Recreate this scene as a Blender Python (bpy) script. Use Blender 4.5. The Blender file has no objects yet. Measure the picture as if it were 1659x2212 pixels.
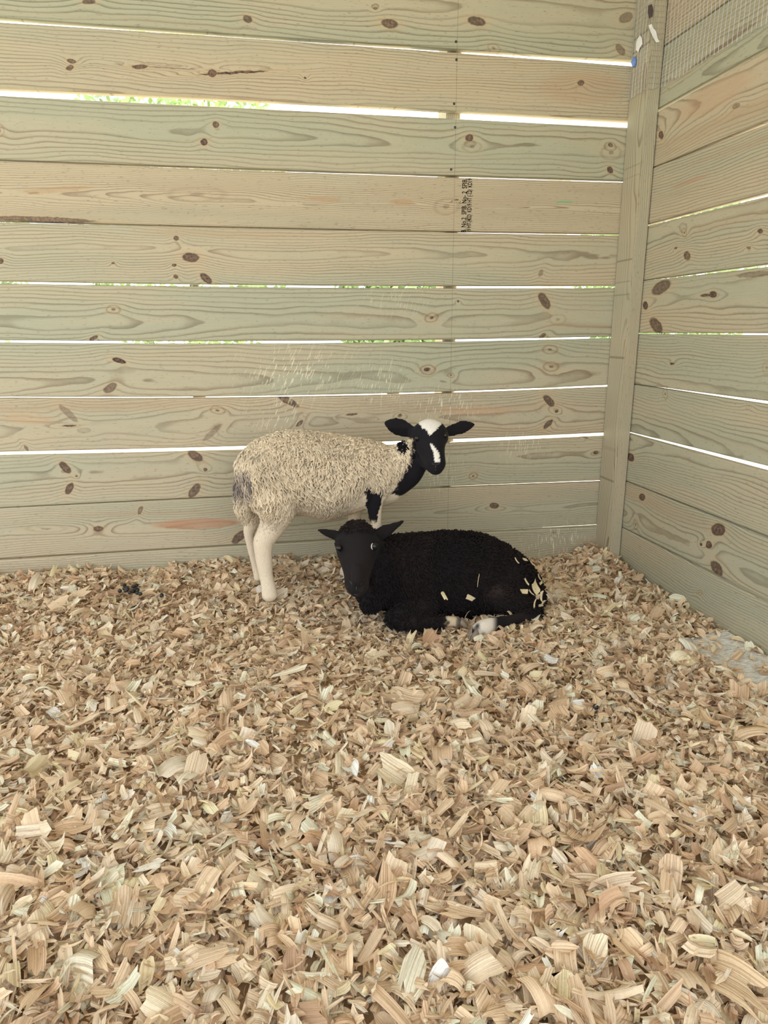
import bpy, bmesh, math, random
import numpy as np
from mathutils import Vector, Matrix
from mathutils.bvhtree import BVHTree

rng = np.random.default_rng(7)
random.seed(7)
SC = bpy.context.scene
COL = SC.collection

# ------------------------------------------------------------------ camera
FPX = 1479.1
YAW, PITCH, ROLL = (math.radians(a) for a in (10.42, 14.723, -0.265))
CAM_H, DW, WR = 0.70, 1.91, 1.0662          # eye height, distance of the back wall, place of the right wall
cyw, syw, cpt, spt = math.cos(YAW), math.sin(YAW), math.cos(PITCH), math.sin(PITCH)
FWD = np.array([syw * cpt, cyw * cpt, -spt])
_r = np.array([cyw, -syw, 0.0]); _u = np.cross(_r, FWD)
RGT = math.cos(ROLL) * _r + math.sin(ROLL) * _u
UPV = -math.sin(ROLL) * _r + math.cos(ROLL) * _u
EYE = np.array([0, 0, CAM_H])
cam_data = bpy.data.cameras.new('camera')
cam = bpy.data.objects.new('camera', cam_data); COL.objects.link(cam)
cam.matrix_world = Matrix([[RGT[i], UPV[i], -FWD[i], EYE[i]] for i in range(3)] + [[0, 0, 0, 1]])
cam_data.sensor_fit = 'HORIZONTAL'; cam_data.sensor_width = 36
cam_data.lens = FPX / 1659 * 36
cam_data.clip_start = 0.02
SC.camera = cam

# ------------------------------------------------------------------ sky, sun, exposure
world = bpy.data.worlds.new('sky'); SC.world = world; world.use_nodes = True
wn = world.node_tree; bg = wn.nodes['Background']
bg.inputs[0].default_value = (0.86, 0.93, 1.0, 1); bg.inputs[1].default_value = 5.0
sun_d = bpy.data.lights.new('sun', 'SUN'); sun_d.energy = 45.0; sun_d.angle = math.radians(1.0); sun_d.color = (1, 0.93, 0.82)
sun = bpy.data.objects.new('sun', sun_d); COL.objects.link(sun)
sun.rotation_euler = Vector((-0.61, -0.61, -0.50)).to_track_quat('-Z', 'Y').to_euler()
sun.location = (1, 6, 6)
SC.view_settings.view_transform = 'Standard'; SC.view_settings.look = 'None'
SC.view_settings.gamma = 1; SC.view_settings.use_curve_mapping = False
SC.view_settings.exposure = -0.84
SC.cycles.max_bounces = 8; SC.cycles.diffuse_bounces = 5

# ------------------------------------------------------------------ helpers
def ray(x, y): return FWD + (x - 829.5) / FPX * RGT - (y - 1106) / FPX * UPV
def at(x, y, Y): d = ray(x, y); return EYE + d * (Y / d[1])          # the point at depth Y seen at a photo pixel
def at_x(x, y, X): d = ray(x, y); return EYE + d * (X / d[0])
def at_z(x, y, z): d = ray(x, y); return EYE + d * ((z - CAM_H) / d[2])
def proj(P):
    v = np.asarray(P, float) - EYE; z = v @ FWD
    return 829.5 + FPX * (v @ RGT) / z, 1106 - FPX * (v @ UPV) / z, z
def lin(r, g, b):
    f = lambda c: (c / 255) / 12.92 if c / 255 <= 0.04045 else ((c / 255 + 0.055) / 1.055) ** 2.4
    return (f(r), f(g), f(b), 1.0)
def sstep(a, b, x):
    t = np.clip((np.asarray(x, float) - a) / (b - a), 0, 1); return t * t * (3 - 2 * t)

def mesh_np(name, verts, faces, smooth=True):
    """verts n x 3; faces m x k (one k)"""
    me = bpy.data.meshes.new(name)
    verts = np.ascontiguousarray(verts, np.float32); faces = np.ascontiguousarray(faces, np.int32)
    n, (m, k) = len(verts), faces.shape
    me.vertices.add(n); me.vertices.foreach_set('co', verts.ravel())
    me.loops.add(m * k); me.loops.foreach_set('vertex_index', faces.ravel())
    me.polygons.add(m); me.polygons.foreach_set('loop_start', np.arange(0, m * k, k, dtype=np.int32))
    me.polygons.foreach_set('loop_total', np.full(m, k, np.int32))
    me.update(calc_edges=True)
    if smooth: me.polygons.foreach_set('use_smooth', np.ones(m, bool))
    return me
def set_col(me, cols, name='Col'):
    a = me.attributes.new(name, 'FLOAT_COLOR', 'POINT')
    c = np.ones((len(cols), 4), np.float32); c[:, :3] = cols
    a.data.foreach_set('color', c.ravel())
def obj(name, me, mat, parent=None, loc=None):
    o = bpy.data.objects.new(name, me); COL.objects.link(o)
    if mat and not me.materials: me.materials.append(mat)
    if parent: o.parent = parent
    if loc is not None: o.location = loc
    return o
def tag(o, label=None, cat=None, group=None, kind=None):
    for k, v in (('label', label), ('category', cat), ('group', group), ('kind', kind)):
        if v: o[k] = v
    return o
def empty(name, loc=(0, 0, 0)):
    o = bpy.data.objects.new(name, None); COL.objects.link(o); o.location = loc; o.empty_display_size = .05; return o
def bm_mesh(name, bm, smooth=False):
    me = bpy.data.meshes.new(name); bm.to_mesh(me); bm.free()
    if smooth: me.polygons.foreach_set('use_smooth', np.ones(len(me.polygons), bool))
    return me

class NT:
    def __init__(s, nt): s.t = nt; s.L = nt.links
    def n(s, typ, **kw):
        nd = s.t.nodes.new(typ)
        for k, v in kw.items(): setattr(nd, k, v)
        return nd
    def put(s, sock, v):
        if isinstance(v, bpy.types.NodeSocket): s.L.new(v, sock)
        elif isinstance(v, (tuple, list)) and sock.type == 'RGBA' and len(v) == 3: sock.default_value = (*v, 1)
        else: sock.default_value = v
    def m(s, op, a, b=None, c=None, clamp=False):
        nd = s.n('ShaderNodeMath', operation=op, use_clamp=clamp)
        for i, v in enumerate((a, b, c)):
            if v is not None: s.put(nd.inputs[i], v)
        return nd.outputs[0]
    def mix(s, f, a, b, blend='MIX'):
        nd = s.n('ShaderNodeMix', data_type='RGBA', blend_type=blend)
        s.put(nd.inputs[0], f); s.put(nd.inputs[6], a); s.put(nd.inputs[7], b); return nd.outputs[2]
    def xyz(s, x, y, z):
        nd = s.n('ShaderNodeCombineXYZ')
        for i, v in enumerate((x, y, z)): s.put(nd.inputs[i], v)
        return nd.outputs[0]
    def noise(s, vec, scale=1, detail=2, rough=.5, out=0):
        nd = s.n('ShaderNodeTexNoise'); s.put(nd.inputs['Vector'], vec)
        nd.inputs['Scale'].default_value = scale; nd.inputs['Detail'].default_value = detail; nd.inputs['Roughness'].default_value = rough
        return nd.outputs[out]
    def ramp(s, f, lo, hi, a=0.0, b=1.0, smooth=True):
        nd = s.n('ShaderNodeMapRange', interpolation_type='SMOOTHSTEP' if smooth else 'LINEAR')
        s.put(nd.inputs[0], f)
        for i, v in enumerate((lo, hi, a, b)): s.put(nd.inputs[1 + i], v)
        return nd.outputs[0]
def new_mat(name):
    m = bpy.data.materials.new(name); m.use_nodes = True
    t = NT(m.node_tree); p = m.node_tree.nodes['Principled BSDF']
    return m, t, p
def plain(name, col, rough=.6, metal=0.0, noise=0.0, scale=60):
    m, t, p = new_mat(name)
    if noise:
        tc = t.n('ShaderNodeTexCoord').outputs['Object']
        f = t.noise(tc, scale, 3, .6)
        c = t.mix(f, tuple(v * (1 - noise) for v in col[:3]), tuple(min(1, v * (1 + noise)) for v in col[:3]))
        t.put(p.inputs['Base Color'], c)
    else: p.inputs['Base Color'].default_value = (*col[:3], 1)
    p.inputs['Roughness'].default_value = rough; p.inputs['Metallic'].default_value = metal
    return m

# one knot / spot: an ellipse in the board's own plane, with the grain flowing round it
def spot_group():
    g = bpy.data.node_groups.new('knot_shape', 'ShaderNodeTree')
    for nm in ('U', 'V', 'CU', 'CV', 'AU', 'AV', 'BU', 'BV'):
        g.interface.new_socket(nm, in_out='INPUT', socket_type='NodeSocketFloat')
    g.interface.new_socket('Q', in_out='OUTPUT', socket_type='NodeSocketFloat')
    t = NT(g); i = t.n('NodeGroupInput').outputs; o = t.n('NodeGroupOutput')
    du, dv = t.m('SUBTRACT', i[0], i[2]), t.m('SUBTRACT', i[1], i[3])
    a = t.m('MULTIPLY_ADD', du, i[4], t.m('MULTIPLY', dv, i[5]))
    b = t.m('MULTIPLY_ADD', du, i[6], t.m('MULTIPLY', dv, i[7]))
    t.put(o.inputs[0], t.m('MULTIPLY_ADD', a, a, t.m('MULTIPLY', b, b)))
    return g
SPOT = spot_group()
WOOD_DARK = lin(128, 112, 84)[:3]

def wood(name, seed, knots=(), stains=(), axis='X', ring=170.0, pith=(0.0, 0.02), taper=0.01, tint=0.5, line_u=None, scratch=(), contrast=1.0):
    """Sawn softwood. axis: the local axis along the grain. knots: (cu, cv, au, av, bu, bv, darkness, ring_only)."""
    rs = np.random.default_rng(seed)
    m, t, p = new_mat(name)
    tc = t.n('ShaderNodeTexCoord').outputs['Object']
    sp = t.n('ShaderNodeSeparateXYZ'); t.put(sp.inputs[0], tc)
    if axis == 'X': u, v, w = sp.outputs[0], sp.outputs[2], sp.outputs[1]
    else: u, v, w = sp.outputs[2], sp.outputs[0], sp.outputs[1]
    off = float(rs.uniform(0, 50))
    us = t.m('ADD', u, off)
    # slow wander of the grain
    wob = t.noise(t.xyz(t.m('MULTIPLY', us, 2.2), t.m('MULTIPLY', v, 7.0), t.m('MULTIPLY', w, 7.0)), 1, 2, .5)
    wob2 = t.noise(t.xyz(t.m('MULTIPLY', us, 9.0), t.m('MULTIPLY', v, 25.0), off), 1, 2, .5)
    lowu = t.noise(t.xyz(t.m('MULTIPLY', us, 0.9), off, off), 1, 1, .5)
    vv = t.m('MULTIPLY_ADD', t.m('SUBTRACT', wob, .5), .05, t.m('SUBTRACT', v, pith[0]))
    dep = t.m('ADD', t.m('MULTIPLY_ADD', u, taper, pith[1]), t.m('MULTIPLY', t.m('SUBTRACT', lowu, .5), .10))
    dep = t.m('ADD', dep, w)
    r = t.m('SQRT', t.m('MULTIPLY_ADD', vv, vv, t.m('MULTIPLY', dep, dep)))
    r = t.m('MULTIPLY_ADD', t.m('SUBTRACT', wob2, .5), .007, r)
    core = None; halo = None; qmin = None
    jit = t.noise(t.xyz(t.m('MULTIPLY', us, 60), t.m('MULTIPLY', v, 60), off), 1, 2, .6, out=1)
    sj = t.n('ShaderNodeSeparateXYZ'); t.put(sj.inputs[0], jit)
    uj = t.m('MULTIPLY_ADD', t.m('SUBTRACT', sj.outputs[0], .5), .008, u)
    vj = t.m('MULTIPLY_ADD', t.m('SUBTRACT', sj.outputs[1], .5), .006, v)
    for (cu, cv, au, av, bu, bv, dk, rg) in knots:
        g = t.n('ShaderNodeGroup', node_tree=SPOT)
        for i_, val in enumerate((uj, vj, cu, cv, au, av, bu, bv)): t.put(g.inputs[i_], val)
        q = g.outputs[0]
        e = t.m('EXPONENT', t.m('MULTIPLY', q, -.16))
        r = t.m('MULTIPLY_ADD', e, float(0.010 if dk > .5 else .007) * (1 if (cv > 0) else -1) * -1, r)
        lo, hi = (.55, 1.0)
        c = t.ramp(q, lo, hi, dk, 0.0)
        if rg:   # a pale intergrown knot: only its rim and a small heart are dark
            inner = t.ramp(q, .03, .12, 1.0, 0.0)
            rim = t.m('MULTIPLY', t.ramp(q, .5, .9, 0, 1), t.ramp(q, 1.0, 1.6, 1, 0))
            c = t.m('ADD', t.m('MULTIPLY', inner, dk), t.m('MULTIPLY', rim, .38 * dk))
        qmin = q if qmin is None else t.m('MINIMUM', qmin, q)
        core = c if core is None else t.m('MAXIMUM', core, c)
        h = t.m('MULTIPLY', t.ramp(q, 1.0, 4.0, 1.0, 0.0), min(1.0, dk))
        halo = h if halo is None else t.m('MAXIMUM', halo, h)
    ph = t.m('MULTIPLY', r, ring)
    fr = t.m('FRACT', ph)
    # latewood: slow rise, sharp fall
    late = t.m('MULTIPLY', t.ramp(fr, .48, .92, 0, 1), t.ramp(fr, .93, 1.0, 1, 0))
    late = t.m('MULTIPLY', late, t.m('MULTIPLY_ADD', late, .45, .55))
    vary = t.noise(t.xyz(t.m('MULTIPLY', us, 1.5), t.m('MULTIPLY', v, 22), off + 3), 1, 2, .6)
    late = t.m('MULTIPLY', late, t.ramp(vary, .25, .75, .35, 1.0))
    fib = t.noise(t.xyz(t.m('MULTIPLY', us, 12), t.m('MULTIPLY', v, 700), t.m('MULTIPLY', w, 700)), 1, 3, .6)
    fleck = t.noise(t.xyz(t.m('MULTIPLY', us, 70), t.m('MULTIPLY', v, 560), off), 1, 1, .5)
    patch = t.noise(t.xyz(t.m('MULTIPLY', us, 1.3), t.m('MULTIPLY', v, 9), off + 9), 1, 3, .6)
    green = t.m('ADD', t.ramp(patch, .35, .65, -.35, .35), tint, clamp=True)
    early = t.mix(green, lin(187, 174, 147)[:3], lin(170, 170, 147)[:3])
    dark = t.mix(green, lin(122, 100, 77)[:3], lin(108, 103, 81)[:3])
    col = t.mix(t.m('MULTIPLY', late, .78 * contrast), early, dark)
    col = t.mix(t.ramp(fib, .3, .7, .16, 0), col, lin(120, 104, 78)[:3])
    col = t.mix(t.ramp(fleck, .66, .74, 0, .5), col, lin(92, 78, 60)[:3])
    brn = t.noise(t.xyz(t.m('MULTIPLY', us, .8), t.m('MULTIPLY', v, 16), off + 21), 1, 2, .5)
    col = t.mix(t.ramp(brn, .58, .75, 0, .35), col, lin(168, 136, 104)[:3])
    for (cu, cv, au, av, bu, bv, scol, al) in stains:
        g = t.n('ShaderNodeGroup', node_tree=SPOT)
        for i_, val in enumerate((uj, vj, cu, cv, au, av, bu, bv)): t.put(g.inputs[i_], val)
        brk = t.noise(t.xyz(t.m('MULTIPLY', us, 14), t.m('MULTIPLY', v, 260), 3.3), 1, 2, .6)
        col = t.mix(t.m('MULTIPLY', t.ramp(g.outputs[0], .35, 1.1, al, 0), t.ramp(brk, .2, .6, .55, 1)), col, scol)
    if halo is not None:
        col = t.mix(t.m('MULTIPLY', halo, .30), col, lin(188, 158, 118)[:3])
        kn = t.noise(t.xyz(t.m('MULTIPLY', us, 150), t.m('MULTIPLY', v, 120), off), 1, 3, .7)
        kc = t.mix(t.m('MULTIPLY', t.ramp(kn, .35, .65), t.ramp(qmin, .1, .85, 1, .1)), lin(46, 34, 32)[:3], lin(122, 92, 72)[:3])
        col = t.mix(core, col, kc)
    if line_u is not None:
        d = t.m('ABSOLUTE', t.m('SUBTRACT', t.m('MULTIPLY_ADD', t.m('SUBTRACT', wob2, .5), .002, u), line_u))
        col = t.mix(t.ramp(d, .0005, .0011, .38, 0), col, lin(84, 78, 66)[:3])
    for (cu, cv, su, sv, ang, amt) in scratch:       # pale scrape marks, short and slanting
        ca, sa = math.cos(ang), math.sin(ang)
        a = t.m('MULTIPLY_ADD', u, ca, t.m('MULTIPLY', v, sa)); b = t.m('MULTIPLY_ADD', u, -sa, t.m('MULTIPLY', v, ca))
        nz = t.noise(t.xyz(t.m('MULTIPLY', a, 330), t.m('MULTIPLY', b, 42), 5.5), 1, 1, .5)
        du, dv = t.m('DIVIDE', t.m('SUBTRACT', u, cu), su), t.m('DIVIDE', t.m('SUBTRACT', v, cv), sv)
        env = t.m('EXPONENT', t.m('MULTIPLY', t.m('MULTIPLY_ADD', du, du, t.m('MULTIPLY', dv, dv)), -1.0))
        col = t.mix(t.m('MULTIPLY', t.ramp(nz, .61, .67, 0, amt), env), col, lin(226, 218, 192)[:3])
    t.put(p.inputs['Base Color'], col)
    p.inputs['Roughness'].default_value = .62; p.inputs['Specular IOR Level'].default_value = .3
    bmp = t.n('ShaderNodeBump'); bmp.inputs['Strength'].default_value = .25; bmp.inputs['Distance'].default_value = .0006
    hgt = t.m('MULTIPLY_ADD', late, -.6, fib)
    if core is not None: hgt = t.m('MULTIPLY_ADD', core, -1.2, hgt)
    t.put(bmp.inputs['Height'], hgt); t.put(p.inputs['Normal'], bmp.outputs[0])
    return m

def board_mesh(name, xs, zb, zt, th, rad=.0042):
    """A plank along local x, its inner face at local y = 0 and its outer at th; edges eased."""
    prof = []
    for k, (sy, sz) in enumerate(((0, 0), (1, 0), (1, 1), (0, 1))):
        for a in (0, .5, 1.0):
            ang = math.pi + (k + a) * math.pi / 2
            prof.append((sy, sz, rad + rad * math.cos(ang) if sy == 0 else -rad + rad * math.cos(ang), rad + rad * math.sin(ang) if sz == 0 else -rad + rad * math.sin(ang)))
    # order: (0,0) lower inner corner, then lower outer, upper outer, upper inner
    n = len(prof); V = []
    for x, b, tp in zip(xs, zb, zt):
        for sy, sz, oy, oz in prof: V.append((x, sy * th + oy, (tp if sz else b) + oz))
    F = []
    for i in range(len(xs) - 1):
        for j in range(n):
            a, b2 = i * n + j, i * n + (j + 1) % n
            F.append((a, a + n, b2 + n, b2))
    F.append(tuple(range(n))); F.append(tuple(reversed(range((len(xs) - 1) * n, len(xs) * n))))
    me = bpy.data.meshes.new(name); me.from_pydata(V, [], F); me.update()
    bm = bmesh.new(); bm.from_mesh(me); bmesh.ops.recalc_face_normals(bm, faces=bm.faces); bm.to_mesh(me); bm.free()
    return me

# ------------------------------------------------------------------ setting: ground, floor, walls, roof
ground_mat = plain('grass_ground', lin(188, 184, 166), .9, noise=.2, scale=9)
gm = bmesh.new(); bmesh.ops.create_grid(gm, x_segments=2, y_segments=2, size=14)
g = obj('ground', bm_mesh('ground', gm), ground_mat, loc=(0, 0, -.22)); tag(g, kind='structure')
def slab(name, x0, x1, y0, y1, z0, z1, mat, kind='structure'):
    bm = bmesh.new(); bmesh.ops.create_cube(bm, size=1)
    for v in bm.verts: v.co = Vector((x0 + (v.co.x + .5) * (x1 - x0), y0 + (v.co.y + .5) * (y1 - y0), z0 + (v.co.z + .5) * (z1 - z0)))
    bmesh.ops.bevel(bm, geom=list(bm.edges), offset=.003, segments=1, affect='EDGES')
    return tag(obj(name, bm_mesh(name, bm), mat), kind=kind)
slab('floor', -1.7, WR - .002, -1.2, DW - .002, -.08, -.03, plain('floor_plywood', lin(150, 130, 100), .8, noise=.2))
slab('ceiling', -1.9, 1.5, -.5, 2.25, 2.06, 2.10, plain('roof_sheet', lin(196, 188, 170), .7, noise=.05))

# gaps between the courses, as photo pixels: (x, y of the upper edge, y of the lower edge)
GB = [((0, 37, 47), (830, 95, 102), (1365, 129, 142)), ((0, 190, 206), (830, 231, 248), (1355, 261, 275)),
      ((0, 344.5, 347.5), (830, 374, 378), (1345, 389.5, 393.5)), ((0, 477, 480), (830, 497, 499), (1335, 505, 509)),
      ((0, 607, 612), (830, 617, 622), (1325, 617, 622)), ((0, 735, 740), (830, 735, 740), (1316, 727, 730.5)),
      ((0, 857, 860), (830, 850, 853.5), (1306, 832, 836)), ((0, 976.5, 984), (530, 964, 972), (1299, 935, 942)),
      ((0, 1097.3, 1098), (895, 1054, 1056.5), (1290, 1038.5, 1041.5)), ((0, 1207, 1209), (535, 1175.3, 1177), (1284, 1134, 1136.5))]
XS = np.concatenate([[-1.45, -1.1], np.linspace(-.72, WR, 19)])
def edge_b(k, i):
    pts = [at(g[0], g[i], DW) for g in GB[k]]
    X = np.array([p_[0] for p_ in pts]); Z = np.array([p_[2] for p_ in pts])
    c = np.polyfit(X, Z, 2); return np.polyval(c, np.clip(XS, X[0], X[-1] + .02))
tops, bots = [], []
for k in range(12):
    if k == 0: b_ = edge_b(0, 1); t_ = b_ + .1405
    elif k <= 9: t_ = edge_b(k - 1, 2); b_ = edge_b(k, 1)
    elif k == 10: t_ = edge_b(9, 2); b_ = t_ - .138
    tops.append(t_); bots.append(b_)
tops, bots = tops[:11], bots[:11]

def ell(fn, x, y, rx, ry, ang, to_uv):
    a = math.radians(ang)
    c = to_uv(fn(x, y)); p1 = to_uv(fn(x + rx * math.cos(a), y + rx * math.sin(a))); p2 = to_uv(fn(x - ry * math.sin(a), y + ry * math.cos(a)))
    A = np.array([[p1[0] - c[0], p2[0] - c[0]], [p1[1] - c[1], p2[1] - c[1]]]); I = np.linalg.inv(A)
    return (float(c[0]), float(c[1]), float(I[0, 0]), float(I[0, 1]), float(I[1, 0]), float(I[1, 1]))

# knots of the back wall: board -> (x, y, rx, ry, angle, darkness, pale with a dark rim)
KB = {0: [(192, 3, 16, 8, 0, .8, 0), (535, 41, 12, 9, 20, .8, 0), (841, 51, 21, 11, 10, .85, 0), (1029, 46, 22, 11, 10, .85, 0), (1067, 104, 14, 9, 25, .5, 1), (1352, 38, 18, 12, -25, .6, 0), (1340, 107, 16, 9, 55, .6, 0), (811, 18, 5, 4, 0, .7, 0)],
      1: [(154, 132, 12, 5, 10, .85, 0), (151, 146, 10, 6, -25, .85, 0), (302, 144, 20, 5, 0, .9, 0), (458, 158, 12, 9, 20, .9, 0), (505, 157, 82, 3.2, -3, .95, 0), (1255, 179, 9, 7, 0, .8, 0), (660, 168, 3.5, 3, 0, .9, 0), (370, 147, 60, 1.6, 3, .6, 0)],
      2: [(466, 270, 8, 8, 0, .85, 0), (441, 307, 8.5, 8.5, 0, .95, 0), (1014, 298, 10, 8.5, 0, .9, 0), (1020, 317, 20, 11, 0, .45, 1), (1319, 313, 6, 5.5, 0, .8, 0), (1320, 330, 21, 15, 0, .45, 1), (1318, 367, 7, 8.5, -30, .9, 0), (0, 282, 8, 14, 0, .5, 1)],
      3: [(986, 432, 5.5, 2.2, 0, .8, 0), (425, 420, 60, 15, 0, .3, 1), (965, 446, 26, 17, -5, .35, 1), (90, 474, 130, 6.5, 2, .75, 0)],
      4: [(380, 515, 7, 6, 0, .85, 0), (412, 556, 21, 11, 5, .9, 0), (377, 573, 5.5, 4, 0, .9, 0), (380, 598, 6, 5, 0, .85, 0), (445, 601, 17, 9, 42, .9, 0), (244, 568, 4.5, 3.2, 0, .9, 0), (1, 564, 8, 7, 20, .9, 0), (1168, 590, 10, 5, -60, .45, 0)],
      5: [(245, 669, 15, 9, 0, .8, 1), (202, 730, 12, 4.5, -30, .85, 0), (932, 686, 14, 9, -15, .95, 1), (990, 651, 3.2, 3, 0, .9, 0), (1176, 650, 22, 11, 60, .85, 0), (1205, 690, 18, 11, 0, .35, 1), (1172, 726, 11, 4.5, -35, .8, 0)],
      6: [(258, 779, 17, 6, 15, 1, 0), (238, 838, 18, 10, -30, .75, 0), (924, 799, 16, 10, 0, 1, 1), (922, 798, 8, 5, 0, 1, 0), (974, 811, 7, 5, 0, .8, 1), (1188, 755, 16, 9, 0, .8, 1), (1190, 792, 16, 10, 0, .8, 1)],
      7: [(148, 893, 30, 8, 42, .45, 0), (150, 920, 18, 2.2, -2, .9, 0), (470, 886, 16, 8, 10, .8, 1), (458, 935, 30, 7, -42, .4, 0), (622, 866, 30, 8, 28, .85, 0), (648, 914, 11, 5, -45, .85, 0), (760, 895, 14, 2.6, -2, .9, 0), (864, 897, 5.5, 4, -30, .8, 0), (1186, 866, 17, 9, 48, .85, 0), (1202, 888, 4.5, 3.5, 0, .9, 0), (1184, 916, 15, 6, -45, .85, 0), (56, 968, 8, 4, 60, .7, 0)],
      8: [(141, 1010, 18, 9, 48, .9, 0), (166, 1029, 2.6, 2.4, 0, .9, 0), (150, 1055, 16, 8.5, -58, .9, 0), (422, 985, 21, 10, 28, .85, 0), (444, 1014, 5.5, 4, 0, .9, 0), (420, 1060, 21, 10, -52, .8, 0), (1022, 1028, 9, 7, -20, .95, 1), (1287, 978, 6.5, 4.2, -15, .9, 0), (1265, 945, 7, 3, 20, .6, 0)],
      9: [(303, 1102, 11, 5.5, -62, .7, 0), (213, 1142, 12, 7, 0, .85, 0), (1068, 1092, 12, 7, 0, .85, 0), (100, 1142, 42, 7, 0, .3, 1), (516, 1160, 21, 10, -42, .85, 0)],
      10: [(717, 1207, 16, 6, 60, .7, 0), (1195, 1150, 5, 3, 0, .4, 0)]}
SB = {3: [(1220, 436, 22, 3, -3, lin(112, 170, 122)[:3], .8), (700, 430, 45, 6, 2, lin(176, 138, 100)[:3], .5), (868, 437, 30, 8, 0, lin(176, 138, 100)[:3], .5), (120, 410, 90, 8, -4, lin(172, 138, 100)[:3], .45)],
      9: [(428, 1131, 110, 13, -2, lin(176, 118, 84)[:3], .65)],
      7: [(1030, 888, 90, 9, 0, lin(190, 146, 110)[:3], .4), (60, 905, 70, 14, 3, lin(188, 150, 112)[:3], .4)],
      1: [(1260, 190, 110, 40, 0, lin(176, 142, 112)[:3], .4)]}
PITH = {0: (.02, .035, .01), 1: (-.10, .05, .0), 2: (.01, .03, .012), 3: (-.005, .004, .004), 4: (.01, .022, .01), 5: (-.02, .04, .015), 6: (-.03, .045, .01), 7: (-.01, .05, -.01), 8: (.015, .04, .01), 9: (-.005, .03, .0), 10: (-.12, .05, .0)}
RING = {0: 95, 1: 150, 2: 110, 3: 230, 4: 150, 5: 105, 6: 120, 7: 170, 8: 140, 9: 190, 10: 150}
TINT = {0: .75, 1: .3, 2: .85, 3: .12, 4: .4, 5: .8, 6: .65, 7: .2, 8: .5, 9: .3, 10: .25}
CHALK = float(at(985, 240, DW)[0])
wall_back = tag(empty('wall_back', (0, DW, 0)), kind='structure')
back_boards = []
for k in range(11):
    zc = float((tops[k].mean() + bots[k].mean()) / 2)
    uv = lambda P, zc=zc: (P[0], P[2] - zc)
    f = lambda x, y: at(x, y, DW)
    kn = [ell(f, *q[:5], uv) + (q[5], q[6]) for q in KB.get(k, [])]
    st = [ell(f, *q[:5], uv) + (q[5], q[6]) for q in SB.get(k, [])]
    sc = []
    for (x, y, sx, sz, ang, amt) in ((640, 805, .13, .06, -.40, .85), (830, 830, .07, .06, -.25, .75), (600, 900, .07, .05, -.40, .75), (960, 880, .09, .05, -.15, .75), (1130, 960, .07, .05, -.1, .6), (940, 1020, .08, .06, -.1, .55), (1200, 1170, .10, .05, .05, .95), (850, 650, .1, .04, -.3, .3)):
        P = at(x, y, DW)
        if abs(P[2] - zc) < .17: sc.append((float(P[0]), float(P[2] - zc), sx, sz, ang, amt))
    m_ = wood('pine_board', 100 + k, kn, st, 'X', RING[k], PITH[k][:2], PITH[k][2], TINT[k], CHALK, sc, 1.0 if k != 3 else 1.15)
    o = obj('board', board_mesh('board', XS, bots[k] - zc, tops[k] - zc, .0254), m_, wall_back, (0, -.007 if k == 10 else 0, zc))
    back_boards.append((o, zc))
mup = wood('pine_board_upper', 77, (), (), 'X', 130, (.01, .04), .01, .6)
for k in range(3):                      # courses above the frame, up to the roof
    z0 = tops[0] + .011 + k * .150
    zc = float(z0.mean() + .07)
    o = obj('board', board_mesh('board', XS, z0 - zc, z0 - zc + .1405, .0254), mup, wall_back, (0, 0, zc))

# nail heads along the chalked line
nail_mat = plain('dull_nail', lin(66, 60, 56), .45, .6)
nb = bmesh.new(); bmesh.ops.create_cone(nb, cap_ends=True, segments=12, radius1=.0034, radius2=.0028, depth=.0016)
nail_me = bm_mesh('nail_head', nb)
def nail(board, zc, P):
    o = obj('nail_head', nail_me, nail_mat, board); o.rotation_euler = (math.pi / 2, 0, 0); o.location = (P[0], -.0006, P[2] - zc)
for x, y, k in ((985, 90, 0), (986, 129, 1), (981, 224, 1), (983, 275, 2), (974.5, 366, 2)):
    nail(back_boards[k][0], back_boards[k][1], at(x, y, DW))

# ink grade stamp on the fourth board
ink = plain('stamp_ink', lin(58, 54, 52), .8)
def text_mesh(body, size, name):
    c = bpy.data.curves.new(name, 'FONT'); c.body = body; c.size = size; c.extrude = .00015; c.resolution_u = 3; c.offset = .012
    o = bpy.data.objects.new(name, c); COL.objects.link(o)
    bpy.context.view_layer.update()
    me = bpy.data.meshes.new_from_object(o.evaluated_get(bpy.context.evaluated_depsgraph_get()))
    bpy.data.objects.remove(o); bpy.data.curves.remove(c); me.name = name
    return me
b3, zc3 = back_boards[3]
def stamp(body, x, y0, y1, hpx):
    """reads upwards from photo pixel (x, y0) to y1"""
    P0, P1 = at(x, y0, DW), at(x, y1, DW); L = P1[2] - P0[2]
    h = hpx * 1.93 / FPX
    me = text_mesh(body, 1.0, 'grade_stamp')
    co = np.zeros(len(me.vertices) * 3, np.float32); me.vertices.foreach_get('co', co); co = co.reshape(-1, 3)
    w = co[:, 0].max() - co[:, 0].min(); c = np.empty_like(co)
    c[:, 2] = (co[:, 0] - co[:, 0].min()) * L / w                 # along the text: upwards
    c[:, 0] = -(co[:, 1]) * h / .7                                  # height of the letters: to the left
    c[:, 1] = -np.abs(co[:, 2]) - .0003
    me.vertices.foreach_set('co', c.ravel()); me.update()
    o = obj('grade_stamp', me, ink, b3); o.location = (P0[0], 0, P0[2] - zc3)
    tag(o, 'dark grey ink stamp lettering')
stamp('B. No.2  SPIB. No- 2  SPIB.', 1006, 502, 386, 10)
stamp('19 HT (402)  KD19 HT ( 12)  KD19', 1017, 501, 386, 9.5)
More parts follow.
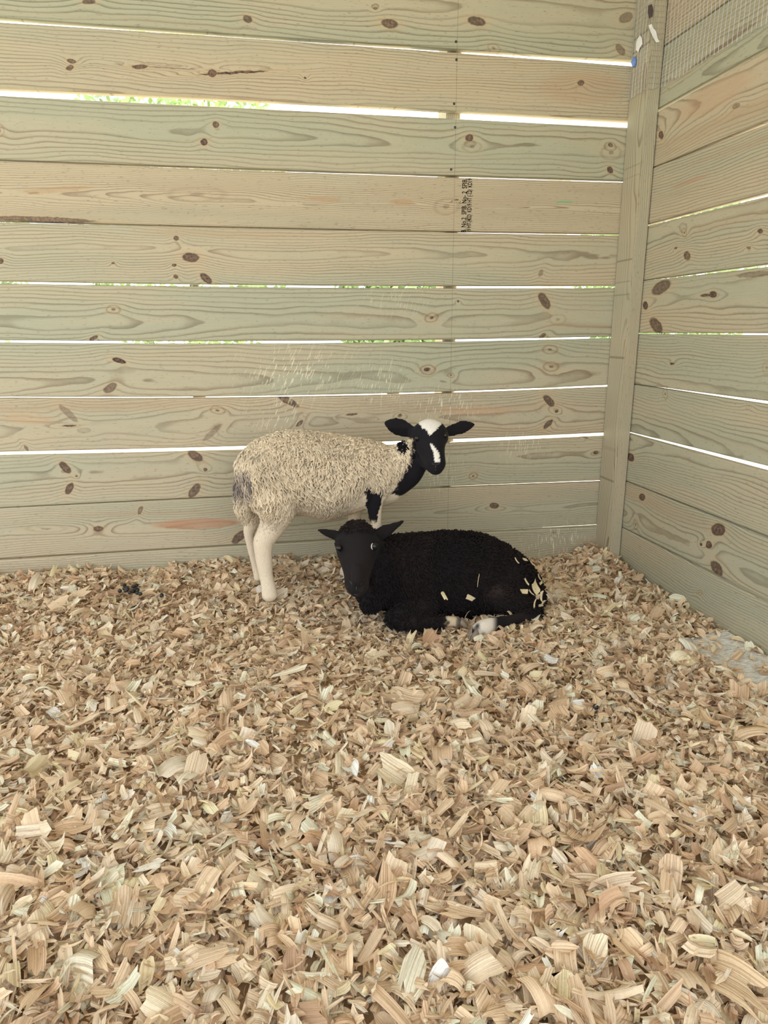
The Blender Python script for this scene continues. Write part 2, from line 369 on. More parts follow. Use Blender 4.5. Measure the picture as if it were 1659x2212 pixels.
def ring_mesh(rx, rz, wd):
    n = 28; V, F = [], []
    for i in range(n):
        a = 2 * math.pi * i / n
        for s in (1, 1 - wd / rz):
            V.append((rx * s * math.cos(a), -.0004, rz * s * math.sin(a)))
    for i in range(n):
        a, b = 2 * i, 2 * ((i + 1) % n); F.append((a, a + 1, b + 1, b))
    me = bpy.data.meshes.new('stamp_ring'); me.from_pydata(V, [], F); return me
for x, y, rx, rz in ((1012.8, 473.5, .0066, .0125), (1013.0, 417, .0060, .0085)):
    P = at(x, y, DW); o = obj('stamp_ring', ring_mesh(rx, rz, .0011), ink, b3); o.location = (P[0], -.0002, P[2] - zc3)

# right wall
GR = [((1420, 235, 241), (1659, 100, 106)), ((1413, 359.5, 360.5), (1441, 349, 351), (1659, 259, 266)), ((1400, 483, 487), (1659, 415, 423)),
      ((1391, 605.3, 607), (1659, 570, 576)), ((1381, 719, 721.5), (1659, 720, 724)), ((1369, 829.5, 830.5), (1659, 867, 874)),
      ((1358, 933, 937), (1659, 1008, 1018)), ((1351, 1038.5, 1039.7), (1659, 1159, 1163)), ((1343, 1138.5, 1139.5), (1659, 1297, 1303))]
XR = np.concatenate([[-.024], np.linspace(0, 1.15, 13), [1.5, 1.95]])      # along the wall towards the camera
def edge_r(k, i):
    pts = [at_x(g[0], g[i], WR) for g in GR[k]]
    L = np.array([DW - p_[1] for p_ in pts]); Z = np.array([p_[2] for p_ in pts])
    c = np.polyfit(L, Z, 1); return np.polyval(c, np.clip(XR, L[0] - .1, L[-1] + .05))
KR = {0: [(1560, 100, 112, 4, -35, .55, 0)],
      1: [(1428, 292, 10, 6, 85, .9, 0), (1590, 229, 11, 6, -30, .55, 0)],
      3: [(1478, 503, 9, 5, 80, .8, 1), (1484, 552, 11, 8, 80, .8, 0), (1460, 536, 3.4, 3, 0, .9, 0), (1642, 500, 7, 6.5, 0, .9, 0), (1617, 535, 5, 3.4, 0, .7, 0)],
      4: [(1428, 621, 27, 14, -35, .8, 0), (1394, 660, 10, 6, 85, .95, 0), (1417, 703, 22, 12, 55, .85, 0), (1540, 636, 9, 8, 0, .95, 0), (1525, 638, 15, 3.5, -5, .9, 0), (1628, 593, 45, 7, -5, .5, 0)],
      5: [(1452, 786, 6, 3.4, 0, .95, 0), (1656, 795, 9, 14, 0, .4, 1)],
      6: [(1437, 851, 11, 5, 85, .7, 1), (1618, 878, 6, 5, 0, .4, 1)],
      7: [(1362, 988, 11, 8, 65, .95, 0)],
      8: [(1387, 1074, 9, 7.5, 80, .9, 0), (1373, 1133, 10, 4.5, 80, .8, 1), (1551, 1144, 17, 16, 0, .9, 0), (1531, 1177, 9, 7.5, 80, .95, 0), (1515, 1176, 4, 3, 80, .95, 0), (1548, 1228, 22, 11, 60, .85, 0)],
      9: [(1511, 1280, 6, 6, 0, .7, 1)]}
SR = {2: [(1490, 392, 52, 5, -20, lin(178, 126, 96)[:3], .5)], 1: [(1540, 210, 120, 30, -30, lin(184, 150, 120)[:3], .45)]}
PR = {-1: (.02, .03, .02), 0: (-.06, .05, .0), 1: (.03, .04, .02), 2: (-.12, .05, .0), 3: (.05, .03, .03), 4: (.01, .02, .02), 5: (-.07, .05, .01), 6: (-.06, .05, .02), 7: (.06, .04, .0), 8: (-.03, .05, .02), 9: (-.09, .05, .0)}
TR = {-1: .1, 0: .95, 1: .2, 2: .3, 3: .5, 4: .45, 5: .55, 6: .5, 7: .55, 8: .6, 9: .5}
wall_right = tag(empty('wall_right', (WR, DW, 0)), kind='structure'); wall_right.rotation_euler = (0, 0, -math.pi / 2)
for k in range(-3, 10):
    e0 = edge_r(0, 1)
    if k < 0: b_ = e0 + .142 * (-k) + .001; t_ = b_ + .1405
    elif k == 0: b_ = e0; t_ = b_ + .1405
    elif k < 9: t_ = edge_r(k - 1, 2); b_ = edge_r(k, 1)
    else: t_ = edge_r(8, 2); b_ = t_ - .145
    zc = float((t_.mean() + b_.mean()) / 2)
    uv = lambda P, zc=zc: (DW - P[1], P[2] - zc)
    f = lambda x, y: at_x(x, y, WR)
    kn = [ell(f, *q[:5], uv) + (q[5], q[6]) for q in KR.get(k, [])]
    st = [ell(f, *q[:5], uv) + (q[5], q[6]) for q in SR.get(k, [])]
    kk = max(k, -1)
    m_ = wood('pine_board', 300 + k, kn, st, 'X', 150 if k != 4 else 120, PR[kk][:2], PR[kk][2], TR[kk])
    obj('board', board_mesh('board', XR, b_ - zc, t_ - zc, .0254), m_, wall_right, (0, 0, zc))

# corner post (a two by four on edge), and the stud and fence post seen through the gaps
PA, PB = .0384, .0888
def upright(name, x0, x1, y0, y1, z0, z1, mat, rad=.003):
    bm = bmesh.new(); bmesh.ops.create_cube(bm, size=1)
    for v in bm.verts: v.co = Vector((v.co.x * (x1 - x0), v.co.y * (y1 - y0), (v.co.z + .5) * (z1 - z0)))
    bmesh.ops.bevel(bm, geom=list(bm.edges), offset=rad, segments=2, affect='EDGES')
    return obj(name, bm_mesh(name, bm), mat, loc=((x0 + x1) / 2, (y0 + y1) / 2, z0))
pw = wood('post_wood', 51, [(0.0, at(1350, 0, DW)[2] * 0 + .92, 80, 0, 0, 160, .35, 1)][:0], [], 'Z', 210, (.06, .03), .004, .5)
post = upright('corner_post', WR - .0015 - PA, WR - .0015, DW - .0005 - PB, DW - .0005, -.03, 2.055, pw)
tag(post, 'upright pale timber post in the corner where the two board walls meet', 'post')
sx = float(at(977, 238, DW + .04)[0])
stud = upright('wall_stud', sx - .019, sx + .019, DW + .0262, DW + .115, -.2, 2.05, wood('stud_wood', 53, (), (), 'Z', 200, (.05, .03), .004, .2))
tag(stud, 'timber stud behind the back wall boards, seen through the upper gaps', 'stud')
fp = at(1217, 268, 3.1)
fpo = upright('fence_post', fp[0] - .035, fp[0] + .035, 3.07, 3.16, -.22, 2.4, plain('weathered_post', lin(190, 186, 176), .9, noise=.2))
tag(fpo, 'grey weathered post standing outside, glimpsed through the gaps at upper right', 'post')

# ------------------------------------------------------------------ foliage outside, seen through the gaps
fol_mat, t, p = new_mat('leaf_green')
oi = t.n('ShaderNodeAttribute', attribute_name='Col').outputs['Color']
t.put(p.inputs['Base Color'], oi); p.inputs['Roughness'].default_value = .6
def leaves(n, centre, size, lsz):
    P = rng.normal(0, 1, (n, 3)); P /= np.linalg.norm(P, axis=1)[:, None]; P *= rng.uniform(.45, 1, (n, 1)) ** .5
    P = P * size + centre
    a = rng.normal(0, 1, (n, 3)); a /= np.linalg.norm(a, axis=1)[:, None]
    b = np.cross(a, rng.normal(0, 1, (n, 3))); b /= np.linalg.norm(b, axis=1)[:, None]
    s = lsz * rng.uniform(.6, 1.4, (n, 1))
    V = np.stack([P - a * s, P + b * s * .45, P + a * s, P - b * s * .45], 1).reshape(-1, 3)
    return V, np.arange(n * 4).reshape(n, 4)
bark = plain('bark', lin(110, 92, 74), .9, noise=.3)
def tube_mesh(name, pts, rads, n=8, closed_caps=True):
    bm = bmesh.new(); rings = []
    pts = [Vector(q) for q in pts]
    for i, q in enumerate(pts):
        d = (pts[min(i + 1, len(pts) - 1)] - pts[max(i - 1, 0)]).normalized()
        a = d.orthogonal().normalized(); b = d.cross(a)
        if i and rings:
            pass
        rings.append([bm.verts.new(q + rads[i] * (a * math.cos(2 * math.pi * j / n) + b * math.sin(2 * math.pi * j / n))) for j in range(n)])
    for r0, r1 in zip(rings, rings[1:]):
        for j in range(n): bm.faces.new((r0[j], r0[(j + 1) % n], r1[(j + 1) % n], r1[j]))
    bm.faces.new(rings[0][::-1]); bm.faces.new(rings[-1])
    bmesh.ops.recalc_face_normals(bm, faces=bm.faces)
    return bm_mesh(name, bm, True)
for i, (x, y, h_, w_) in enumerate(((-4.2, 9.4, 3.4, 1.7), (-.8, 10.2, 4.0, 1.5), (1.9, 9.6, 2.4, .8), (5.6, 9.0, 2.6, 1.3))):
    tr = empty('tree', (x, y, -.22))
    tag(tr, ['bright green bushy tree outside, behind the left end of the back wall', 'tall green tree outside, behind the wall above the standing sheep', 'small green tree outside, glimpsed just left of the timber stud', 'green tree outside beyond the right wall'][i], 'tree', 'trees outside the board walls')
    obj('trunk', tube_mesh('trunk', [(0, 0, 0), (.05, .02, h_ * .35), (-.03, .05, h_ * .7)], [.09, .07, .03]), bark, tr)
    V, F = leaves(5200, (0, 0, h_ * .62), (w_, w_ * .8, h_ * .55), .07)
    me = mesh_np('foliage', V, F, False); c = np.array(lin(168, 190, 130)[:3]) * rng.uniform(.5, 1.5, (5200, 1)); set_col(me, np.repeat(c, 4, 0))
    tag(obj('foliage', me, fol_mat, tr), kind='stuff')

# ------------------------------------------------------------------ galvanised wire mesh on the upper right
wire_mat = plain('galvanised_wire', lin(196, 200, 204), .38, .75)
zlo = float(at(1363, 218, DW)[2]); sp_ = .0123; spc = .0150
path = [(WR - PA - .0035, DW - .004), (WR - PA - .0035, DW - PB - .003), (WR - .004, DW - PB - .003), (WR - .004, .72)]
cum = [0]
for a, b in zip(path, path[1:]): cum.append(cum[-1] + math.dist(a, b))
nc = int(cum[-1] / spc); nr_ = 25
V, Ed = [], []
for i in range(nc + 1):
    s = i * spc
    for (a, b, c0, c1) in zip(path, path[1:], cum, cum[1:]):
        if s <= c1 + 1e-9:
            f_ = (s - c0) / (c1 - c0); X, Y = a[0] + (b[0] - a[0]) * f_, a[1] + (b[1] - a[1]) * f_; break
    for j in range(nr_ + 1):
        zz = zlo + j * sp_ + .006 * math.sin(i * .05) + (.0015 * rng.normal() if j == 0 else 0)
        V.append((X - (0 if s < cum[2] else abs(.003 * math.sin(i * .21) * math.sin(j * .3 + 1))), Y - (abs(.002 * math.sin(j * .4)) if cum[1] < s < cum[2] else 0), zz))
Fw = [(i * (nr_ + 1) + j, (i + 1) * (nr_ + 1) + j, (i + 1) * (nr_ + 1) + j + 1, i * (nr_ + 1) + j + 1) for i in range(nc) for j in range(nr_)]
me = bpy.data.meshes.new('wire_mesh'); me.from_pydata(V, [], Fw)
wm = bpy.data.objects.new('wire_mesh', me); COL.objects.link(wm)
md = wm.modifiers.new('w', 'WIREFRAME'); md.thickness = .0009; md.use_even_offset = False; md.use_boundary = True; md.use_replace = True
me2 = bpy.data.meshes.new_from_object(wm.evaluated_get(bpy.context.evaluated_depsgraph_get()))
wm.modifiers.clear(); wm.data = me2; me2.materials.clear(); me2.materials.append(wire_mat)
tag(wm, 'fine galvanised square wire mesh wrapped round the post top and upper right boards', 'wire mesh')

# torn white scraps, a blue washer and two dark marks on the post
def scrap(name, pts, face, mat, label, cat, th=.0006):
    P = [at_x(x, y, face[1]) if face[0] == 'x' else at(x, y, face[1]) for x, y in pts]
    c = sum(P) / len(P); out = np.array([-1, 0, 0]) if face[0] == 'x' else np.array([0, -1, 0])
    n = len(P); V = [q - c for q in P] + [q - c + out * th * (1 + 2 * (i % 2)) for i, q in enumerate(P)]
    me = bpy.data.meshes.new(name); me.from_pydata([list(v) for v in V], [], [tuple(range(n))[::-1], tuple(range(n, 2 * n))] + [(i, (i + 1) % n, n + (i + 1) % n, n + i) for i in range(n)])
    bmx = bmesh.new(); bmx.from_mesh(me); bmesh.ops.recalc_face_normals(bmx, faces=bmx.faces); bmx.to_mesh(me); bmx.free()
    return tag(obj(name, me, mat, loc=c), label, cat)
paper = plain('torn_paper', lin(226, 226, 222), .8, noise=.06, scale=90)
LF, FF = ('x', WR - PA - .0045), ('y', DW - PB - .0045)
scrap('paper_scrap', [(1383, 76), (1387, 82), (1388, 95), (1382, 105), (1379, 113), (1375, 108), (1374, 95), (1378, 84)], LF, paper, 'torn white paper scrap on the post, the wider one nearer the back wall', 'paper scrap')
scrap('paper_scrap', [(1401, 55), (1407, 52), (1411, 61), (1416, 68), (1420, 83), (1424, 91), (1417, 92), (1410, 80), (1405, 68)], FF, paper, 'narrow torn white paper strip on the post, nearer the right wall', 'paper scrap')
scrap('washer', [(1370, 122), (1374, 124), (1375, 134), (1373, 144), (1369, 146), (1367, 135)], ('x', WR - PA - .003), plain('blue_plastic', lin(96, 128, 190), .4), 'small blue plastic piece on the post beside the top wall gap', 'plastic piece', .002)
darkm = plain('dark_mark', lin(92, 88, 92), .7, noise=.3, scale=200)
for nm_, pts, fc in (('ink_mark', [(1364, 200), (1387, 188), (1386, 204), (1365, 214)], ('x', WR - PA - .0002)), ('knot', [(1376, 154), (1381, 152), (1386, 157), (1385, 164), (1380, 167), (1377, 161)], ('x', WR - PA - .0002)), ('knot', [(1400, 12), (1408, 9), (1411, 22), (1409, 36), (1402, 40), (1399, 26)], ('y', DW - PB - .0006))):
    o = scrap(nm_, pts, fc, darkm if nm_ == 'ink_mark' else plain('post_knot', lin(74, 62, 62), .7), None, None, .0003)
    wm_ = o.location.copy(); o.parent = post; o.location = wm_ - post.location

# ------------------------------------------------------------------ bedding of wood shavings
def hfield(x, y):
    x = np.asarray(x, float); y = np.asarray(y, float)
    base = .030 + .007 * np.sin(x * 7.1 + 1.3) * np.sin(y * 6.3 + .4) + .005 * np.sin(x * 13.7 - y * 9.1) + .003 * np.sin(x * 31 + y * 17) * np.sin(y * 29 - x * 11)
    bh = np.interp(x, [-1.5, -.75, -.47, -.35, -.2, .05, .3, .5, .84, .92, 1.0, 1.04, 1.07], [.07, .068, .073, .05, .066, .066, .05, .03, .004, .022, .05, .034, .012])
    s = sstep(1.42, 1.84, y)
    hh = base * (1 - s) + bh * s + .002 * np.sin(x * 40) * s
    r_ = sstep(.84, 1.04, x) * (1 - sstep(1.62, 1.85, y))
    return hh * (1 - r_) + .008 * r_
xs = np.linspace(-1.6, WR - .001, 150); ys = np.linspace(-.5, DW - .001, 140)
GX, GY = np.meshgrid(xs, ys, indexing='ij')
GZ = hfield(GX, GY) - .012
nx_, ny_ = GX.shape; ii = np.arange(nx_ * ny_).reshape(nx_, ny_)
Fg = np.stack([ii[:-1, :-1], ii[1:, :-1], ii[1:, 1:], ii[:-1, 1:]], -1).reshape(-1, 4)
bed_me = mesh_np('bedding', np.stack([GX, GY, GZ], -1).reshape(-1, 3), Fg)
tag(obj('bedding', bed_me, plain('bedding_base', lin(186, 154, 116), .9, noise=.35, scale=140)), 'packed layer of fine wood bedding under the loose shavings', kind='stuff')

shav_mat, t, p = new_mat('wood_shaving')
ca = t.n('ShaderNodeAttribute', attribute_name='Col').outputs['Color']
uvn = t.n('ShaderNodeUVMap', uv_map='UVMap').outputs[0]
su = t.n('ShaderNodeSeparateXYZ'); t.put(su.inputs[0], uvn)
gr = t.noise(t.xyz(t.m('MULTIPLY', su.outputs[0], 6), t.m('MULTIPLY', su.outputs[1], 620), su.outputs[2]), 1, 2, .6)
per = t.noise(t.xyz(t.m('MULTIPLY', su.outputs[0], 1.7), t.m('MULTIPLY', su.outputs[1], 1.7), 4.0), 1, 0, .5)
gr2 = t.noise(t.xyz(t.m('MULTIPLY', su.outputs[0], 300), t.m('MULTIPLY', su.outputs[1], 300), 0), 1, 2, .5)
cc = t.mix(t.m('MULTIPLY', t.ramp(gr, .48, .62, 0, .8), t.ramp(per, .25, .6, .3, 1)), ca, t.mix(.6, ca, lin(146, 106, 70)[:3]))
cc = t.mix(t.ramp(gr2, .3, .7, .12, 0), cc, lin(166, 130, 94)[:3])
dif = t.n('ShaderNodeBsdfDiffuse'); tr_ = t.n('ShaderNodeBsdfTranslucent'); mx = t.n('ShaderNodeMixShader')
bmp = t.n('ShaderNodeBump'); bmp.inputs['Strength'].default_value = .7; bmp.inputs['Distance'].default_value = .0008
t.put(bmp.inputs['Height'], t.ramp(gr, .66, .4))
for nd in (dif, tr_): t.put(nd.inputs['Color'], cc)
t.put(dif.inputs['Normal'], bmp.outputs[0])
mx.inputs[0].default_value = .22; t.L.new(dif.outputs[0], mx.inputs[1]); t.L.new(tr_.outputs[0], mx.inputs[2])
t.L.new(mx.outputs[0], shav_mat.node_tree.nodes['Material Output'].inputs[0])

PAL = np.array([lin(234, 212, 178)[:3], lin(226, 199, 162)[:3], lin(240, 224, 196)[:3], lin(218, 186, 148)[:3], lin(228, 200, 160)[:3], lin(212, 174, 136)[:3], lin(234, 216, 172)[:3], lin(196, 160, 126)[:3], lin(246, 236, 216)[:3]])
PALW = np.array([.24, .25, .16, .15, .06, .01, .06, .04, .03])
def chips(n, L, Wd, pos, yaw, tilt, roll, curl, nu, nv, col):
    """n curled flakes: returns verts n x (nu*nv) x 3, faces, uv (per vertex), cols"""
    s = np.linspace(-.5, .5, nu)[None, :, None]; w = np.linspace(-.5, .5, nv)[None, None, :]
    L_, W_ = L[:, None, None], Wd[:, None, None]
    taper = 1 - np.abs(s * 2) ** rng.uniform(2, 8, (n, 1, 1)) * rng.uniform(0, 1, (n, 1, 1)) ** 3 * .7
    skew = rng.normal(0, .25, (n, 1, 1))
    ragged = np.zeros((n, nu, nv)); amp = rng.uniform(.06, .34, (n, 1))
    ragged[:, 0, :] = rng.uniform(-1, 1, (n, nv)) * amp; ragged[:, -1, :] = rng.uniform(-1, 1, (n, nv)) * amp
    ragged[:, 1:-1, :] += rng.uniform(-1, 1, (n, nu - 2, nv)) * .02
    x = (s + ragged + skew * w * 1.0 * (W_ / L_)) * L_
    yy = (w + rng.uniform(-.5, .5, (n, 1, nv)) * .12) * taper * W_ + rng.normal(0, .05, (n, nu, 1)) * W_ * .3
    th = curl[:, None, None] * x / L_                       # curl over the length
    k = curl[:, None, None] / L_
    k = np.where(np.abs(k) < 1e-3, 1e-3, k)
    X = np.sin(k * x) / k; Z = (1 - np.cos(k * x)) / k
    cross = rng.normal(0, .9, (n, 1, 1))                    # cupping over the width
    Z = Z + cross * (yy ** 2) / (W_ + 1e-6)
    ridge = rng.uniform(-1, 1, (n, 1, nv)) * W_ * .11
    Z = Z + ridge
    tw = rng.normal(0, .5, (n, 1, 1)) * s
    Y2, Z2 = yy * np.cos(tw) - Z * np.sin(tw) * .3, Z + yy * np.sin(tw)
    P = np.stack([X, Y2, Z2], -1).reshape(n, nu * nv, 3)
    P -= P.mean(1, keepdims=True)
    cy, sy, ct, st_, cr, sr = np.cos(yaw), np.sin(yaw), np.cos(tilt), np.sin(tilt), np.cos(roll), np.sin(roll)
    Rz = np.zeros((n, 3, 3)); Rz[:, 0, 0] = cy; Rz[:, 0, 1] = -sy; Rz[:, 1, 0] = sy; Rz[:, 1, 1] = cy; Rz[:, 2, 2] = 1
    Ry = np.zeros((n, 3, 3)); Ry[:, 0, 0] = ct; Ry[:, 0, 2] = st_; Ry[:, 2, 0] = -st_; Ry[:, 2, 2] = ct; Ry[:, 1, 1] = 1
    Rx = np.zeros((n, 3, 3)); Rx[:, 1, 1] = cr; Rx[:, 1, 2] = -sr; Rx[:, 2, 1] = sr; Rx[:, 2, 2] = cr; Rx[:, 0, 0] = 1
    P = np.einsum('nij,nvj->nvi', Rz @ Ry @ Rx, P)
    V = P + pos[:, None, :]
    ix = np.arange(nu * nv).reshape(nu, nv)
    f0 = np.stack([ix[:-1, :-1], ix[1:, :-1], ix[1:, 1:], ix[:-1, 1:]], -1).reshape(-1, 4)
    UV = np.stack([np.broadcast_to(x, (n, nu, nv)) + rng.uniform(0, 9, (n, 1, 1)), np.broadcast_to(yy, (n, nu, nv)) + rng.uniform(0, 9, (n, 1, 1))], -1).reshape(n, nu * nv, 2)
    C = np.repeat(col[:, None, :], nu * nv, 1)
    return V, f0, UV, C
def chip_mesh(name, V, f0, UV, C):
    n, k, _ = V.shape
    F = (f0[None] + (np.arange(n) * k)[:, None, None]).reshape(-1, 4)
    me = mesh_np(name, V.reshape(-1, 3), F)
    uvl = me.uv_layers.new(name='UVMap')
    uvl.data.foreach_set('uv', UV.reshape(-1, 2)[F.ravel()].astype(np.float32).ravel())
    set_col(me, C.reshape(-1, 3)); me.materials.append(shav_mat)
    return me
def chip_cols(n):
    c = PAL[rng.choice(len(PAL), n, p=PALW)]
    g_ = c.mean(1, keepdims=True); c = c * .86 + g_ * .14
    return np.minimum(c * rng.uniform(1.0, 1.3, (n, 1)), .95)
def scatter(n):
    X = rng.uniform(-1.35, WR - .006, n * 3); Y = rng.uniform(.22, DW - .006, n * 3)
    keep = X > -.52 * Y - .30
    keep &= X < .78 * Y + .42
    return X[keep][:n], Y[keep][:n]
# the dusty panel lying bare by the right wall: fewer shavings there
PANEL = [at_z(x, y, .012)[:2] for x, y in ((1466, 1383), (1484, 1415), (1502, 1440), (1532, 1462), (1556, 1480), (1600, 1497), (1680, 1520), (1760, 1560))]
def bare(X, Y):
    c = np.array(PANEL); line = np.interp(Y, c[::-1, 1], c[::-1, 0])
    return (X > line) & (Y < c[0][1]) & (X < WR - .03)
blk_c, blk_r = (.50, 1.545), (.21, .085)
SHEEP_FOOT = []
def make_layer(n, med, sig, lo, hi, zr, nu, nv, tsig=.42):
    X, Y = scatter(n); n = len(X)
    k = ~(bare(X, Y) & (rng.uniform(0, 1, n) < .86)); X, Y = X[k], Y[k]; n = len(X)
    k = ((X - blk_c[0]) / blk_r[0]) ** 2 + ((Y - blk_c[1]) / blk_r[1]) ** 2 > 1; X, Y = X[k], Y[k]; n = len(X)
    L = np.clip(med * np.exp(rng.normal(0, sig, n)) * np.interp(Y, [.4, 1.0, 1.5], [1.3, 1.1, .97]), lo, hi); Wd = L * np.where(rng.uniform(0, 1, n) < .45, rng.uniform(.10, .30, n), rng.uniform(.3, .85, n))
    Z = hfield(X, Y) + rng.uniform(*zr, n) + L * .1
    # keep clear of the walls
    X = np.minimum(X, WR - .004 - L * .3); Y = np.minimum(Y, DW - .004 - L * .3)
    return chips(n, L, Wd, np.stack([X, Y, Z], 1), rng.uniform(0, 6.283, n), rng.normal(0, tsig, n), rng.normal(0, tsig, n), rng.normal(0, 1.1, n), nu, nv, chip_cols(n)), L
(lay1, L1) = make_layer(27000, .0115, .45, .005, .028, (-.012, .008), 4, 3)
(lay2, L2) = make_layer(45500, .0152, .42, .007, .045, (-.006, .012), 5, 4)
(lay3, L3) = make_layer(2600, .027, .32, .016, .072, (.003, .013), 7, 6, .40)
tag(obj('wood_shavings', chip_mesh('wood_shavings', *lay1), None), 'fine pale wood shavings and splinters covering the floor', kind='stuff')
tag(obj('wood_shavings', chip_mesh('wood_shavings', *lay2), None), 'loose curled tan wood shavings covering the floor', kind='stuff')
# of the largest flakes, the 300 that show largest are things of their own
V3, f3, UV3, C3 = lay3
cen = V3.mean(1); px, py, dz = proj(cen)
show = (L3 / dz) * ((px > 10) & (px < 1650) & (py < 2200) & (py > 1200) & (dz > .1))
order = np.argsort(-show); big, rest = order[:300], order[300:]
tag(obj('wood_shavings', chip_mesh('wood_shavings', V3[rest], f3, UV3[rest], C3[rest]), None), 'broad tan wood shavings scattered over the bedding', kind='stuff')
for i in big:
    c = V3[i].mean(0)
    o = obj('wood_shaving', chip_mesh('wood_shaving', V3[i:i + 1] - c, f3, UV3[i:i + 1], C3[i:i + 1]), None, loc=c)
    cr_ = C3[i, 0]; lum = cr_.mean(); warm = cr_[0] / (cr_[2] + 1e-6)
    tone = 'pale cream' if lum > .72 else 'reddish tan' if cr_[0] / cr_[1] > 1.42 else 'yellowish' if warm > 1.75 else 'brownish' if lum < .46 else 'light tan'
    where = ('along the bottom edge' if py[i] > 1950 else 'in the middle of the bedding' if py[i] > 1600 else 'below the two sheep') + (', left third' if px[i] < 553 else ', right third' if px[i] > 1106 else ', middle third')
    tag(o, f'broad curled {tone} wood shaving lying loose {where}', 'wood shaving', f'large {tone} shavings {where}')

# ------------------------------------------------------------------ dusty panel by the right wall
pan_mat, t, p = new_mat('dusty_panel')
tc = t.n('ShaderNodeTexCoord').outputs['Object']
mp = t.n('ShaderNodeMapping'); mp.inputs['Scale'].default_value = (60, 260, 60); mp.inputs['Rotation'].default_value = (0, 0, .5); t.put(mp.inputs[0], tc)
a = t.noise(mp.outputs[0], 1, 4, .65)
t.put(p.inputs['Base Color'], t.mix(t.ramp(a, .35, .62), lin(186, 180, 168)[:3], lin(232, 234, 232)[:3])); p.inputs['Roughness'].default_value = .85
bm = bmesh.new()
poly = [Vector((q[0], q[1], 0)) for q in PANEL] + [Vector((WR - .004, PANEL[-1][1], 0)), Vector((WR - .004, PANEL[0][1] + .02, 0))]
base = [bm.verts.new(q + Vector((0, 0, .006))) for q in poly]; topv = [bm.verts.new(q + Vector((0, 0, .016))) for q in poly]
bm.faces.new(base[::-1]); bm.faces.new(topv)
for i in range(len(poly)):
    j = (i + 1) % len(poly); bm.faces.new((base[i], base[j], topv[j], topv[i]))
bmesh.ops.recalc_face_normals(bm, faces=bm.faces)
pan = obj('floor_panel', bm_mesh('floor_panel', bm), pan_mat)
tag(pan, 'whitish dusty floor panel showing through the shavings beside the right wall', 'floor panel')

# ------------------------------------------------------------------ animals
def catmull(P, n):
    P = np.asarray(P, float); out = []
    m = len(P)
    for i in range(m - 1):
        p0, p1, p2, p3 = P[max(i - 1, 0)], P[i], P[i + 1], P[min(i + 2, m - 1)]
        for k in range(n):
            t_ = k / n
            out.append(.5 * ((2 * p1) + (-p0 + p2) * t_ + (2 * p0 - 5 * p1 + 4 * p2 - p3) * t_ ** 2 + (-p0 + 3 * p1 - 3 * p2 + p3) * t_ ** 3))
    out.append(P[-1]); return np.array(out)
def loft(bm, secs, n=20, sub=4, cap=.5):
    """secs: rows (centre, A vector, B vector); elliptical rings, both ends rounded off"""
    arr = np.array([np.concatenate(s) for s in secs]); arr = catmull(arr, sub)
    C, A, B = arr[:, :3], arr[:, 3:6], arr[:, 6:9]
    rings = []
    def ring(c, a, b): return [bm.verts.new(Vector(c + a * math.cos(2 * math.pi * j / n) + b * math.sin(2 * math.pi * j / n))) for j in range(n)]
    d0 = C[0] - C[1]; d0 = d0 / (np.linalg.norm(d0) + 1e-9); d1 = C[-1] - C[-2]; d1 = d1 / (np.linalg.norm(d1) + 1e-9)
    r0 = min(np.linalg.norm(A[0]), np.linalg.norm(B[0])) * cap; r1 = min(np.linalg.norm(A[-1]), np.linalg.norm(B[-1])) * cap
    tip0 = bm.verts.new(Vector(C[0] + d0 * r0)); rings.append(ring(C[0] + d0 * r0 * .75, A[0] * .6, B[0] * .6))
    for c, a, b in zip(C, A, B): rings.append(ring(c, a, b))
    rings.append(ring(C[-1] + d1 * r1 * .75, A[-1] * .6, B[-1] * .6)); tip1 = bm.verts.new(Vector(C[-1] + d1 * r1))
    for q0, q1 in zip(rings, rings[1:]):
        for j in range(n): bm.faces.new((q0[j], q0[(j + 1) % n], q1[(j + 1) % n], q1[j]))
    for j in range(n):
        bm.faces.new((tip0, rings[0][(j + 1) % n], rings[0][j])); bm.faces.new((tip1, rings[-1][j], rings[-1][(j + 1) % n]))
PXM = lambda P: proj(P)[2] / FPX                       # metres per photo pixel at a point
def tube(bm, pts, flat=1.0, n=16, sub=4, cap=.8):
    """limb: rows (x, y, Y, radius in photo pixels)"""
    C = [at(q[0], q[1], q[2]) for q in pts]; R = [q[3] * PXM(c) for q, c in zip(pts, C)]
    secs = []
    for i, c in enumerate(C):
        d = C[min(i + 1, len(C) - 1)] - C[max(i - 1, 0)]; d /= np.linalg.norm(d)
        side = np.cross(d, FWD); side /= np.linalg.norm(side); dep = np.cross(side, d)
        secs.append((c, side * R[i], dep * R[i] * flat))
    loft(bm, secs, n, sub, cap)
def remesh(bm, name, voxel, smooth=6):
    bmesh.ops.recalc_face_normals(bm, faces=bm.faces)
    me = bm_mesh(name, bm); o = bpy.data.objects.new(name, me); COL.objects.link(o)
    r = o.modifiers.new('r', 'REMESH'); r.mode = 'VOXEL'; r.voxel_size = voxel; r.adaptivity = 0
    s = o.modifiers.new('s', 'SMOOTH'); s.factor = .5; s.iterations = smooth
    me2 = bpy.data.meshes.new_from_object(o.evaluated_get(bpy.context.evaluated_depsgraph_get()))
    bpy.data.objects.remove(o); me2.name = name
    me2.polygons.foreach_set('use_smooth', np.ones(len(me2.polygons), bool))
    return me2
def arrays(me):
    n = len(me.vertices); co = np.zeros(n * 3, np.float32); me.vertices.foreach_get('co', co)
    nr = np.zeros(n * 3, np.float32); me.vertices.foreach_get('normal', nr)
    return co.reshape(-1, 3).astype(float), nr.reshape(-1, 3).astype(float)
